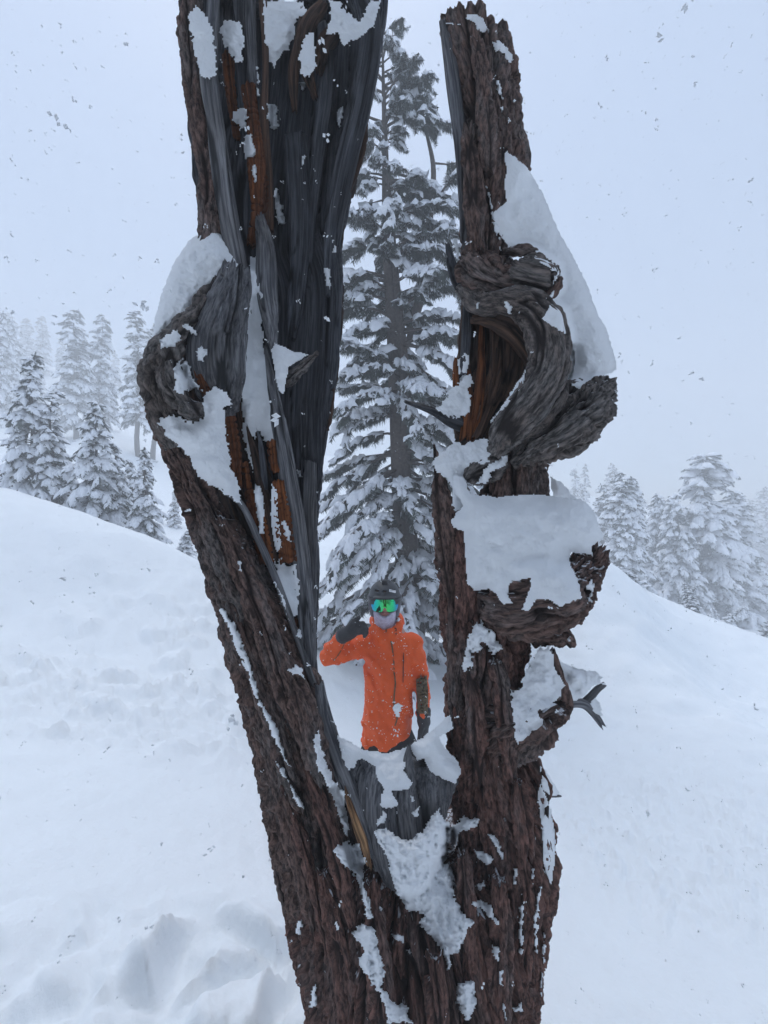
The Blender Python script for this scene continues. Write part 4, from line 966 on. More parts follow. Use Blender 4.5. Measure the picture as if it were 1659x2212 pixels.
def conifer_meshes(name, H, prof, seed, nbr=80, droop=0.35, spray=0.42, snow_amt=0.8, stems=None, snow_top=0.5, bare=0.0, tip_bend=0.0, rise=0.15, sp_density=1.0, trunk_r=None, hang=0.5, pad=1.2, az=None, vary=.25, tumble=.18, nk=11, nw=.055, inner=.16, lumps=.02, sn=(5, 4)):
    """prof(t) gives the crown radius at height t (0..1); returns trunk, branches, crown and snow meshes"""
    rng = np.random.default_rng(seed)
    bw, bb = Bag(), Bag()
    if stems is None:
        tr = trunk_r or 0.022 * H
        zz = np.linspace(-0.25, H, 14)
        wob = np.stack([0.012 * H * np.sin(zz * 1.3 + seed), 0.012 * H * np.cos(zz * 1.7 + seed * 2), zz], 1)
        wob[:, 0] += tip_bend * H * np.clip((zz / H - 0.86) / 0.14, 0, 1) ** 2
        wob[:, 2] -= abs(tip_bend) * H * 0.35 * np.clip((zz / H - 0.92) / 0.08, 0, 1) ** 2
        wob[:, :2] -= wob[0, :2]
        stems = [(wob, tr * np.clip(1 - zz / (H * 1.01), 0.02, 1.1) ** 0.85 + 0.004)]
    for path, rad in stems:
        v, q = tube_np(path, rad, 9)
        bw.add(v, q)
    Bs, Ds, Ls, lvl = [], [], [], []
    sB, sD, sL = [], [], []
    for k in range(nbr):
        t = bare + (1 - bare) * ((k + rng.random()) / nbr) ** 1.05
        path, rad = stems[0] if len(stems) == 1 or rng.random() < 0.72 else stems[rng.integers(1, len(stems))]
        z = t * H
        if z > path[-1][2] or z < path[0][2]: path, rad = stems[0]
        o = np.array([np.interp(z, path[:, 2], path[:, c]) for c in range(3)])
        a = rng.uniform(0, 2 * math.pi) if az is None else az(rng, t)
        Lb = max(0.12, prof(t) * rng.uniform(0.90 - 1.1 * vary, 0.90 + vary))
        el = rise + 0.55 * (t - 0.35) + rng.uniform(-tumble, tumble)
        d0 = np.array([math.cos(a) * math.cos(el), math.sin(a) * math.cos(el), math.sin(el)])
        ss = np.linspace(0, 1, 7)
        pth = o + d0 * (ss * Lb)[:, None]
        dr = droop * rng.uniform(0.7, 1.4)
        pth[:, 2] -= dr * Lb * ss ** 2
        pth[:, :2] += (rng.normal(0, 0.05, (7, 2)) * Lb * ss[:, None])
        v, q = tube_np(pth, (0.010 + 0.014 * Lb) * (1.05 - 0.9 * ss), 5)
        bb.add(v, q)
        ns = max(3, int(sp_density * Lb / spray * 5.0))
        for i in range(ns):
            s0 = inner * (0.4 + t) if inner > .2 else inner
            s = s0 + (1 - s0) * (i + rng.random()) / ns
            p = np.array([np.interp(s, ss, pth[:, c]) for c in range(3)])
            tg = np.array([np.interp(s, ss, np.gradient(pth[:, c])) for c in range(3)]); tg /= np.linalg.norm(tg)
            ang = (1 if i % 2 else -1) * rng.uniform(0.45, 1.25) * (1 - 0.55 * s)
            ca, sa = math.cos(ang), math.sin(ang)
            d = np.array([tg[0] * ca - tg[1] * sa, tg[0] * sa + tg[1] * ca, tg[2] - 0.1])
            Bs.append(p); Ds.append(d); Ls.append(spray * rng.uniform(0.6, 1.25) * (1.1 - 0.45 * s) * min(1, 0.45 + Lb)); lvl.append(t)
        Bs.append(pth[-2]); Ds.append(pth[-1] - pth[-2]); Ls.append(spray * 0.9 * min(1, 0.4 + Lb)); lvl.append(t)
        if Lb > 0.5:
            for i in range(int(Lb / 0.35)):
                s = 0.2 + 0.7 * rng.random()
                sB.append(np.array([np.interp(s, ss, pth[:, c]) for c in range(3)]) + [0, 0, 0.02])
                sD.append(np.array([np.interp(s, ss, np.gradient(pth[:, c])) for c in range(3)])); sL.append(rng.uniform(0.22, 0.42))
    # leader tip
    for i in range(6):
        path = stems[0][0]
        Bs.append(path[-1] - (path[-1] - path[-2]) * rng.random()); Ds.append(norm(path[-1] - path[-2]) + rng.normal(0, 0.45, 3)); Ls.append(spray * 0.5); lvl.append(1.0)
    Bs, Ds, Ls, lvl = np.array(Bs), np.array(Ds), np.array(Ls), np.array(lvl)
    n = len(Bs)
    bc, bs = Bag(), Bag()
    grp = rng.integers(0, 4, n)
    for gidx in range(4):
        tv, tf = needle_template(rng, nk, hang, nw); m = grp == gidx
        if m.any(): bc.add(*place(tv, tf, Bs[m], Ds[m], Ls[m], np.full(m.sum(), 1.0), np.full(m.sum(), 0.30), rng.uniform(-.35, .35, m.sum())))
        tv, tf = snow_template(rng, *sn)
        keep = m & (rng.random(n) < snow_amt * (1 - (1 - snow_top) * lvl))
        if keep.any():
            k = keep.sum()
            bs.add(*place(tv, tf, Bs[keep] + [0, 0, 0.015], Ds[keep], Ls[keep] * rng.uniform(0.85, 1.15, k), pad * rng.uniform(0.8, 1.45, k), np.full(k, 0.30), rng.uniform(-.15, .15, k)))
    if sB:
        tv, tf = snow_template(rng, *sn); k = len(sB)
        bs.add(*place(tv, tf, np.array(sB), np.array(sD), np.array(sL), rng.uniform(0.5, 0.9, k), np.full(k, 0.05), np.zeros(k)))
    if lumps:
        for i, v in enumerate(bs.v):
            bs.v[i] = v + lumps * np.stack([fbm(v * 9, 2, seed + 61), fbm(v * 9 + 5, 2, seed + 62), 1.3 * fbm(v * 11 + 9, 3, seed + 63)], 1)
    return [bw.mesh(name + '_trunk'), bb.mesh(name + '_branches'), bc.mesh(name + '_crown', smooth=False), bs.mesh(name + '_snow')]

PARTS = (('trunk', 'twig'), ('branches', 'twig'), ('crown', 'needles'), ('snow_load', 'snow_tree'))
def plant_tree(name, meshes, label, loc, sx=1.0, sz=1.0, rz=0.0, group=None, cat='tree', lean=(0, 0)):
    t = thing(name, label, cat, loc, group)
    t.rotation_euler = (lean[0], lean[1], rz)
    t.scale = (sx, sx, sz)
    for (pn, mt), me in zip(PARTS, meshes):
        link(pn, me, M[mt], t, local=True)
    return t

# prototypes (unit metres, scaled where they stand)
def cone(base, p=0.85, tip=0.04): return lambda t: base * max(0.0, (1 - t)) ** p + tip
FIR_A = conifer_meshes('fir', 4.0, cone(0.95, 0.9, .07), 5, nbr=95, droop=0.42, spray=0.40, snow_amt=1.0, tip_bend=0.03, snow_top=.7)
FIR_B = conifer_meshes('fir', 4.0, cone(1.15, 0.8, .07), 6, nbr=90, droop=0.50, spray=0.42, snow_amt=1.0, tip_bend=-0.04, snow_top=.7)
FIR_C = conifer_meshes('fir', 4.0, cone(0.75, 1.1, .09), 7, nbr=85, droop=0.40, spray=0.36, snow_amt=.95, tip_bend=0.05, snow_top=.7)
HEM_A = conifer_meshes('hemlock', 8.0, lambda t: 1.5 * max(0, 1 - t) ** .6 * (0.55 + 0.45 * math.sin(min(1, t * 3 + .4) * 1.5)) + .12, 8, nbr=115, droop=0.38, spray=0.55, snow_amt=.95, snow_top=.6, bare=.12, tip_bend=.02)
HEM_B = conifer_meshes('hemlock', 8.0, lambda t: 1.15 * max(0, 1 - t) ** .5 + .12, 9, nbr=100, droop=0.30, spray=0.55, snow_amt=.85, snow_top=.6, bare=.25, tip_bend=-.03, sp_density=.8)
HEM_C = conifer_meshes('hemlock', 8.0, lambda t: 2.1 * max(0, 1 - t) ** .75 + .15, 10, nbr=140, droop=0.42, spray=0.62, snow_amt=1.0, snow_top=.7, bare=.02)
TOP_D = conifer_meshes('hemlock', 8.0, lambda t: (2.4 * max(0, 1 - t) ** .7 + .15) if t < .72 else (0.95 if t < .95 else .5) * (1 if t > .78 else .25), 14, nbr=145, droop=0.36, spray=0.62, snow_amt=1.0, snow_top=.8, bare=.02)

def stand(name, meshes, h0, px, d, top, label, wide=1.0, rz=0.0, group=None, lean=(0, 0), sink=0.0):
    """a tree rooted on the ground at picture column px and distance d, as tall as the row 'top' asks"""
    d = farther(d)
    x = (px - 829.5) / F * d
    z = ground_z(x, d) - sink
    h = (1106 - top) / F * d - z
    s = h / h0
    return plant_tree(name, meshes, label, (x, d, z), s * wide, s, rz, group, lean=lean)

G1 = 'young firs along the crest of the left slope'
stand('fir_tree', FIR_A, 4.0, 60, 11.0, 762, 'slim young fir at the far end of the crest, tallest of the crest firs', .82, 0.4, G1)
stand('fir_tree', FIR_C, 4.0, 112, 11.2, 838, 'narrow young fir beside the tallest crest fir, snow in tiers', .95, 1.9, G1)
stand('fir_tree', FIR_B, 4.0, 205, 11.0, 868, 'bushy young fir in the middle of the crest with wide snowy skirt', .85, 2.7, G1)
stand('fir_tree', FIR_C, 4.0, 246, 11.4, 952, 'short narrow fir leaning against the bushy crest fir', 1.0, 4.1, G1)
stand('fir_tree', FIR_A, 4.0, 312, 11.0, 970, 'young fir with pointed top at the lower end of the crest', .85, 5.2, G1)
stand('fir_tree', FIR_B, 4.0, 285, 13.0, 992, 'small fir half hidden behind the crest firs', 0.8, 0.9, G1)
stand('fir_tree', FIR_A, 4.0, 378, 15.0, 1062, 'small slender fir standing near the dead tree bark arm', 0.9, 3.3, G1)
stand('fir_tree', FIR_B, 4.0, 402, 10.2, 1146, 'low snow-buried fir bush beside the bark of the dead tree', 1.5, 3.9, G1)
G2 = 'tall hazy hemlocks on the hillside beyond the crest'
stand('hemlock_tree', HEM_A, 8.0, 165, 22.0, 668, 'broad hazy hemlock with open crown high on the left hillside', .85, .3, G2)
stand('hemlock_tree', HEM_A, 8.0, 222, 23.0, 680, 'hazy hemlock with bare lower trunk on the left hillside', .75, 2.3, G2)
stand('hemlock_tree', HEM_B, 8.0, 300, 19.5, 678, 'sparse tall hemlock with thin bare trunk beside the knot', .8, 1.2, G2)
stand('hemlock_tree', HEM_B, 8.0, 330, 20.5, 700, 'sparse hemlock behind the knot of the dead tree', .8, 3.0, G2)
stand('hemlock_tree', HEM_C, 8.0, 30, 25.0, 690, 'wide hazy hemlock at the edge of the left woods', .7, 4.2, G2)
stand('hemlock_tree', HEM_C, 8.0, 0, 23.0, 672, 'dense hazy hemlock half cut off by the left edge', .6, 1.1, G2)
G3 = 'faint trees almost lost in the haze'
for px, d, top, w_, rz in ((92, 36, 682, .8, .2), (60, 40, 688, 1.1, 1.4), (132, 34, 724, .7, 2.6), (18, 33, 676, .8, 3.5), (-60, 30, 640, .8, 1.0), (250, 38, 760, .7, .9)):
    stand('faint_tree', HEM_B if w_ < .75 else HEM_A, 8.0, px, d, top, 'faint grey conifer almost lost in the haze of the left hillside', w_, rz, G3)
stand('fir_tree', FIR_C, 4.0, 88, 27.0, 790, 'small hazy fir alone in the snow of the left hillside', 1.0, .5)
stand('fir_tree', FIR_A, 4.0, 470, 14.5, 1000, 'young fir hidden behind the bark arm', 1.0, .5, G1)
G4 = 'snowy conifers in the grove on the right'
stand('hemlock_tree', TOP_D, 8.0, 1525, 18.0, 984, 'tallest conifer of the right grove with a flat ragged top', .92, .7, G4)
stand('hemlock_tree', HEM_C, 8.0, 1462, 17.6, 1068, 'dense snow-plastered conifer next to the flat-topped one', .95, 2.1, G4)
stand('hemlock_tree', HEM_C, 8.0, 1424, 19.0, 1068, 'pointed conifer in the middle of the right grove', .8, 3.6, G4)
stand('hemlock_tree', HEM_A, 8.0, 1345, 16.5, 1020, 'twin-topped slender conifer beside the dead tree burl', 1.05, .9, G4)
stand('hemlock_tree', HEM_C, 8.0, 1362, 17.0, 1032, 'bushy conifer crowding the slender one beside the burl', .8, 5.0, G4)
stand('hemlock_tree', HEM_A, 8.0, 1300, 20.0, 1046, 'conifer half hidden behind the snow shelf of the dead tree', .9, 2.4, G4)
stand('hemlock_tree', HEM_C, 8.0, 1582, 20.0, 1058, 'hazy conifer with long low boughs at the far side of the grove', 1.1, 4.0, G4)
for px, d, top, w_, rz in ((1243, 30, 1012, .7, .2), (1262, 31, 1002, .6, 1.9), (1320, 30, 1002, .8, 3.0), (1385, 30, 1062, .7, .4), (1620, 29, 1080, 1.0, 2.2), (1650, 32, 1052, .9, 4.0), (1700, 28, 1040, .9, 4.5), (1560, 36, 1090, 1.0, 5.5)):
    stand('faint_tree', HEM_B if w_ < .75 else HEM_A, 8.0, px, d, top, 'faint grey conifer in the haze behind the right grove', w_, rz, 'faint trees behind the right grove')
for k, (px, d, top, ln) in enumerate(((1478, 14.2, 1338, .5), (1496, 13.6, 1352, .62), (1380, 12.8, 1392 - 12, .9), (1545, 15, 1352, .8), (1568, 14.6, 1366, .6), (1648, 14.5, 1375, .6))):
    d = farther(d)
    x = (px - 829.5) / F * d
    plant_tree('sapling', FIR_C, 'bent sapling weighed down by snow at the foot of the right grove', (x, d, ground_z(x, d) - .05), .42, .34, k * 1.3, 'bent saplings at the foot of the grove', lean=(0, ln))

# the big hemlock framed by the two prongs
def build_big_tree():
    d = 7.6
    bx = (885 - 829.5) / F * d; bz = ground_z(bx, d)
    def S(pts):
        P = np.array([W(px, py, d + dd) - np.array([bx, d, bz]) for px, py, dd, r in pts]); r = np.array([q[3] for q in pts])
        K = catmull(np.hstack([P, r[:, None]]), 26)
        return K[:, :3], np.maximum(K[:, 3], .006)
    base = (885, 1106 - bz / d * F + 25, 0, .33)
    stems = [S([base, (884, 1280, 0, .27), (868, 1050, 0, .21), (858, 880, 0, .165), (848, 700, 0, .13), (836, 520, 0, .10), (832, 330, 0, .065), (828, 180, 0, .035), (826, 70, 0, .008)]),
             S([(872, 1000, -.05, .15), (876, 900, -.08, .12), (872, 780, -.1, .10), (858, 640, -.05, .08), (846, 480, 0, .05), (838, 380, 0, .03)]),
             S([(876, 760, .1, .05), (905, 650, .1, .10), (918, 560, .12, .085), (932, 440, .12, .06), (936, 360, .12, .05), (922, 290, .12, .03), (904, 205, .12, .008)])]
    H = stems[0][0][-1][2]
    def prof(t): return (0.42 + 1.85 * max(0, 1 - t) ** 0.8) if t < .93 else 0.36
    def az(r, t):                     # few boughs point straight at the viewer higher up, so the trunk shows
        a = r.uniform(-math.pi * 1.2, math.pi * .2)
        if t > .30 and abs(a + math.pi / 2) < .6 and r.random() < .55: a += math.pi if r.random() < .5 else (1.1 if r.random() < .5 else -1.1)
        return a
    ms = conifer_meshes('big_hemlock', H, prof, 33, nbr=250, droop=0.46, spray=0.31, snow_amt=.80, stems=stems, snow_top=.80, bare=.02, sp_density=1.25, rise=0.08, hang=1.0, pad=.88, az=az, vary=.6, tumble=.40, nk=14, nw=.031, inner=.30, lumps=.085, sn=(6, 5))
    return plant_tree('hemlock_tree', ms, 'big old hemlock loaded with snow, framed between the two prongs of the dead tree', (bx, d, bz))
build_big_tree()

# unseen hemlocks added behind the camera to shade the wood and snow facing it
for k, (x, y, h, rz) in enumerate(((-5.5, -3.2, 11, .3), (-3.2, -5.0, 12, 1.4), (-.9, -4.4, 13, 2.2), (1.6, -5.2, 12, 3.1), (3.9, -4.0, 11, 4.4), (6.2, -3.4, 12, 5.3), (.3, -8.0, 14, .9), (-6.5, -7.5, 14, 2.9), (5.5, -8.5, 14, 3.8))):
    plant_tree('hemlock_tree', HEM_C, 'unseen snowy hemlock added behind the viewer to shade the dead tree', (x * 1.15, y * 1.25, ground_z(x * 1.15, y * 1.25) - .1), h / 8.0 * .8, h / 8.0 * .9, rz, 'unseen hemlocks added behind the viewer for shade')

# ------------------------------------------------------------------ the snowboarder in the orange jacket
PD = 2.62
def PP(px, py, dd=0.0):                       # picture point at the person's distance, dd metres nearer (-) or farther (+)
    w = W(px, py, PD); return np.array([w[0], PD + dd, w[2]])
MP = PD / F                                   # metres per picture unit there
EYE = PP(831, 1298)
FOOT = np.array([PP(842, 1500)[0], PD + .02, ground_z(PP(842, 1500)[0], PD)])
person = thing('person', 'person in bright orange jacket, black helmet and green mirror goggles, one gloved hand raised', 'person', tuple(FOOT))

def surface_nets(f, lo, hi, h):
    lo, hi = np.asarray(lo, float), np.asarray(hi, float)
    n = np.ceil((hi - lo) / h).astype(int) + 1
    ax = [lo[k] + h * np.arange(n[k]) for k in range(3)]
    X, Y, Z = np.meshgrid(*ax, indexing='ij')
    V = f(np.stack([X.ravel(), Y.ravel(), Z.ravel()], 1)).reshape(n)
    S = V < 0
    cor = [(a, b, c) for a in (0, 1) for b in (0, 1) for c in (0, 1)]
    sl = lambda A, o: A[o[0]:n[0] - 1 + o[0], o[1]:n[1] - 1 + o[1], o[2]:n[2] - 1 + o[2]]
    cnt = sum(sl(S, o).astype(int) for o in cor)
    act = (cnt > 0) & (cnt < 8)
    idx = -np.ones(act.shape, int); idx[act] = np.arange(act.sum())
    acc = np.zeros((act.sum(), 3)); num = np.zeros(act.sum())
    for a in range(8):
        for b in range(a + 1, 8):
            oa, ob = cor[a], cor[b]
            if sum(abs(oa[k] - ob[k]) for k in range(3)) != 1: continue
            va, vb = sl(V, oa)[act], sl(V, ob)[act]
            cr = (va < 0) != (vb < 0)
            t = np.where(cr, va / np.where(cr, va - vb, 1), 0)
            p = np.array(oa)[None] + t[:, None] * (np.array(ob) - np.array(oa))[None]
            acc += np.where(cr[:, None], p, 0); num += cr
    base = np.argwhere(act)
    verts = lo + h * (base + acc / np.maximum(num, 1)[:, None])
    quads = []
    for k in range(3):
        u, v = (k + 1) % 3, (k + 2) % 3
        s0 = [slice(None)] * 3; s1 = [slice(None)] * 3
        s0[k] = slice(0, n[k] - 1); s1[k] = slice(1, n[k])
        A, B = S[tuple(s0)], S[tuple(s1)]
        cross = A != B
        P = np.argwhere(cross)
        ok = (P[:, u] > 0) & (P[:, v] > 0) & (P[:, u] < n[u] - 1) & (P[:, v] < n[v] - 1)
        P = P[ok]
        du = np.zeros(3, int); du[u] = 1; dv = np.zeros(3, int); dv[v] = 1
        q = np.stack([idx[tuple((P - du - dv).T)], idx[tuple((P - dv).T)], idx[tuple(P.T)], idx[tuple((P - du).T)]], 1)
        fl = ~A[tuple(P.T)]
        q[fl] = q[fl][:, ::-1]
        quads.append(q[(q >= 0).all(1)])
    return verts, np.vstack(quads)

def rcone(p, a, b, r1, r2, sc=(1, 1, 1)):
    sc = np.asarray(sc, float); a = np.asarray(a, float); b = np.asarray(b, float)
    q = (p - a) / sc; d = (b - a) / sc
    t = np.clip((q @ d) / max(d @ d, 1e-9), 0, 1)
    return (np.linalg.norm(q - t[:, None] * d, axis=1) - (r1 + (r2 - r1) * t)) * sc.min()
def ell(p, c, r):
    r = np.asarray(r, float); k = np.linalg.norm((p - np.asarray(c)) / r, axis=1)
    k1 = np.linalg.norm((p - np.asarray(c)) / r ** 2, axis=1)
    return k * (k - 1) / np.maximum(k1, 1e-6)
def smin(a, b, k):
    h = np.clip(0.5 + 0.5 * (b - a) / k, 0, 1)
    return b + (a - b) * h - k * h * (1 - h)
def smax(a, b, k): return -smin(-a, -b, k)

M['orange'] = mat_plain('orange_shell_fabric', (0.74, 0.092, 0.005), 0.62, 0, 0.35, 0.06, 25, 0.15, 0.004)
M['olive'] = mat_plain('olive_fabric', (0.115, 0.085, 0.045), 0.7, 0, 0.3, 0.15, 60, 0.25, 0.004)
M['black_cloth'] = mat_plain('black_fabric', (0.016, 0.016, 0.019), 0.75, 0, 0.3, 0.3, 60, 0.3, 0.004)
M['glove'] = mat_plain('black_leather', (0.018, 0.018, 0.022), 0.55, 0, 0.4, 0.4, 90, 0.4, 0.003)
M['helmet'] = mat_plain('matte_black_shell', (0.030, 0.033, 0.038), 0.45, 0, 0.4, 0.12, 30)
M['lining'] = mat_plain('grey_ear_padding', (0.16, 0.155, 0.18), 0.85, 0, 0.2, 0.2, 60)
M['gaiter'] = mat_plain('frosted_lilac_neck_warmer', (0.50, 0.47, 0.58), 0.85, 0, 0.2, 0.2, 70, 0.3, 0.003)
M['skin'] = mat_plain('skin', (0.42, 0.22, 0.17), 0.5, 0, 0.4, 0.12, 50)
M['lips'] = mat_plain('lips', (0.36, 0.13, 0.12), 0.45, 0, 0.4, 0.1, 50)
M['white'] = mat_plain('white_print', (0.75, 0.76, 0.78), 0.5)
M['black'] = mat_plain('black_plastic', (0.012, 0.012, 0.014), 0.4)
def lens_material():
    m, nt, b = new_mat('green_mirror_lens')
    tc = nt.nodes.new('ShaderNodeTexCoord'); sep = nt.nodes.new('ShaderNodeSeparateXYZ')
    nt.links.new(tc.outputs['Generated'], sep.inputs[0])
    c = ramp(nt, sep.outputs[0], [(0.0, (0.01, 0.24, 0.52)), (0.22, (0.02, 0.50, 0.34)), (0.50, (0.08, 0.66, 0.13)), (0.80, (0.03, 0.50, 0.20)), (1.0, (0.01, 0.14, 0.50))])
    nt.links.new(c, b.inputs['Base Color'])
    b.inputs['Metallic'].default_value = 1.0; b.inputs['Roughness'].default_value = 0.06
    return m
M['lens'] = lens_material()

def sdf_part(name, f, lo, hi, h, mat, parent=person, label=None, kind=None):
    v, q = surface_nets(f, lo, hi, h)
    return link(name, mesh_from(name, v, q), M[mat], parent, label, kind), v

# ---- body (head, neck, trunk, arms, hands, legs in one skin)
SH_R, EL_R, WR_R = PP(797, 1393, .02), PP(714, 1411, -.04), PP(752, 1356, -.13)
SH_L, EL_L, WR_L = PP(894, 1392, .02), PP(912, 1470, .03), PP(914, 1540, -.03)
HIP = PP(840, 1570, .02)
KN = [FOOT + np.array([sx, -.03, .50]) for sx in (-.13, .15)]
AN = [FOOT + np.array([sx, .03, .10]) for sx in (-.17, .19)]
HP = [HIP + np.array([sx, 0, -.02]) for sx in (-.070, .075)]
HEAD = PP(831, 1300, .03)
def f_body(p):
    d = ell(p, HEAD + [0, .02, .015], (.078, .098, .108))
    d = smin(d, ell(p, HEAD + [0, -.028, -.062], (.056, .062, .058)), .03)          # jaw
    d = smin(d, rcone(p, HEAD + [0, -.088, .005], HEAD + [0, -.108, -.030], .009, .016), .014)   # nose
    for sx in (-1, 1):
        d = smin(d, ell(p, HEAD + [sx * .080, .025, -.005], (.012, .022, .032)), .008)  # ears
        d = smin(d, ell(p, HEAD + [sx * .016, -.098, -.033], (.010, .010, .009)), .006)
        d = smax(d, -ell(p, HEAD + [sx * .032, -.098, .012], (.016, .014, .010)), .010)  # eye sockets
    d = smin(d, ell(p, HEAD + [0, -.088, -.062], (.024, .012, .010)), .010)
    d = smin(d, rcone(p, HEAD + [0, .03, -.06], HEAD + [0, .04, -.20], .052, .060), .03)
    d = smin(d, rcone(p, PP(842, 1385, .04), PP(841, 1470, .04), .12, .115, (1, .75, 1)), .06)
    d = smin(d, rcone(p, PP(841, 1480, .04), HIP, .115, .105, (1, .75, 1)), .06)
    for a, b, c in ((SH_R, EL_R, WR_R), (SH_L, EL_L, WR_L)):
        d = smin(d, rcone(p, a, b, .052, .042), .04); d = smin(d, rcone(p, b, c, .042, .030), .02)
        d = smin(d, rcone(p, c, c + norm(c - b) * .06, .026, .020, (1, 1, 1)), .02)
    for h_, k_, a_ in zip(HP, KN, AN):
        d = smin(d, rcone(p, h_ * np.array([1, 1, 1]) + [0, 0, -.05], k_, .070, .055), .04); d = smin(d, rcone(p, k_, a_, .056, .038), .02)
        d = smin(d, rcone(p, a_ + [0, .03, -.05], a_ + [0, -.16, -.06], .04, .032), .03)
    return d
sdf_part('body', f_body, (-.50, PD - .30, FOOT[2] - .02), (.42, PD + .26, HEAD[2] + .16), .011, 'skin')

# ---- jacket
RZ = np.array([1334, 1342, 1352, 1364, 1376, 1390, 1420, 1470, 1530, 1580, 1612], float)
CX = np.array([836, 836, 837, 838, 841, 844, 843, 841, 838, 836, 836], float)
RXp = np.array([29, 31, 33, 37, 50, 57, 58, 55.5, 54, 54, 55], float)
RYm = np.array([.098, .104, .110, .115, .125, .135, .145, .140, .145, .155, .158])
zt = (1106 - RZ) / F * PD
def f_jacket(p):
    z = p[:, 2]
    cx = np.interp(z, zt[::-1], (CX[::-1] - 829.5) * MP); rx = np.interp(z, zt[::-1], RXp[::-1] * MP); ry = np.interp(z, zt[::-1], RYm[::-1])
    q = np.sqrt(((p[:, 0] - cx) / rx) ** 2 + ((p[:, 1] - PD - .035) / ry) ** 2)
    d = (q - 1) * np.minimum(rx, ry) * .9
    hem = (1106 - (1607 - 0.26 * ((p[:, 0] / MP + 829.5) - 785))) / F * PD
    d = smax(d, z - (1106 - 1336) / F * PD - .28 * np.clip(p[:, 1] - PD, -.03, .1), .012)
    d = smax(d, hem - z, .012)
    d = smin(d, rcone(p, SH_R, EL_R, .076, .068), .05)
    d = smin(d, rcone(p, EL_R, WR_R + (EL_R - WR_R) * .12, .066, .050), .018)
    d = smin(d, rcone(p, SH_L, EL_L, .072, .056), .035)
    d = smin(d, rcone(p, EL_L, WR_L + (EL_L - WR_L) * .10, .057, .047), .015)
    d = smin(d, ell(p, PP(836, 1352, .13), (.13, .085, .07)), .03)                           # hood folded behind
    d = smin(d, rcone(p, PP(864, 1352, .0), PP(855, 1368, -.06), .030, .022), .02)           # collar folds
    d = smin(d, rcone(p, PP(806, 1360, -.01), PP(826, 1376, -.08), .026, .020), .02)
    neck = ell(p, PP(833, 1330, .0), (.082, .090, .085))
    d = smax(d, -neck, .012)
    # wrinkles: diagonal drag lines and elbow folds
    n1 = fbm(np.stack([p[:, 0] * 16 + p[:, 2] * 9, p[:, 1] * 6, p[:, 2] * 5 - p[:, 0] * 5], 1), 3, 501)
    n2 = fbm(p * np.array([26, 12, 34]), 3, 505)
    el = np.exp(-(np.linalg.norm(p - EL_R, axis=1) / .09) ** 2) + np.exp(-(np.linalg.norm(p - EL_L, axis=1) / .08) ** 2)
    n3 = 1 - np.abs(fbm(np.stack([p[:, 0] * 7 + p[:, 2] * 7, p[:, 1] * 5, p[:, 2] * 4 - p[:, 0] * 9], 1), 2, 509)) * 3
    d = d + .020 * n1 + (.007 + .014 * el) * n2 - .010 * np.clip(n3, 0, 1) + .006
    hemf = np.exp(-((z - hem) / .035) ** 2)
    return d - .006 * hemf
jack, jv = sdf_part('jacket', f_jacket, (-.50, PD - .30, zt.min() - .06), (.42, PD + .30, zt.max() + .03), .0085, 'orange', label='bright orange hooded shell jacket with olive trim')
# ---- trousers and boots
def f_pants(p):
    d = rcone(p, HIP + [0, 0, .08], HIP + [0, 0, -.04], .115, .125, (1, .8, 1))
    for h_, k_, a_ in zip(HP, KN, AN):
        d = smin(d, rcone(p, h_ + [0, 0, -.06], k_, .092, .090), .04); d = smin(d, rcone(p, k_, a_, .090, .092), .03)
    d = smax(d, -(p[:, 2] - FOOT[2] - .06), .01)
    return d + .010 * fbm(p * np.array([18, 18, 12]), 3, 511)
sdf_part('trousers', f_pants, (FOOT[0] - .42, PD - .25, FOOT[2]), (FOOT[0] + .45, PD + .28, HIP[2] + .24), .011, 'black_cloth')
for a_ in AN:
    def f_boot(p, a_=a_):
        d = rcone(p, a_ + [0, .02, .12], a_ + [0, .03, -.04], .062, .060)
        d = smin(d, rcone(p, a_ + [0, .05, -.07], a_ + [0, -.17, -.075], .055, .045), .04)
        return smax(d, (a_[2] - .115) - p[:, 2], .01)
    sdf_part('boot', f_boot, a_ - [.10, .30, .16], a_ + [.10, .16, .20], .010, 'black_cloth')
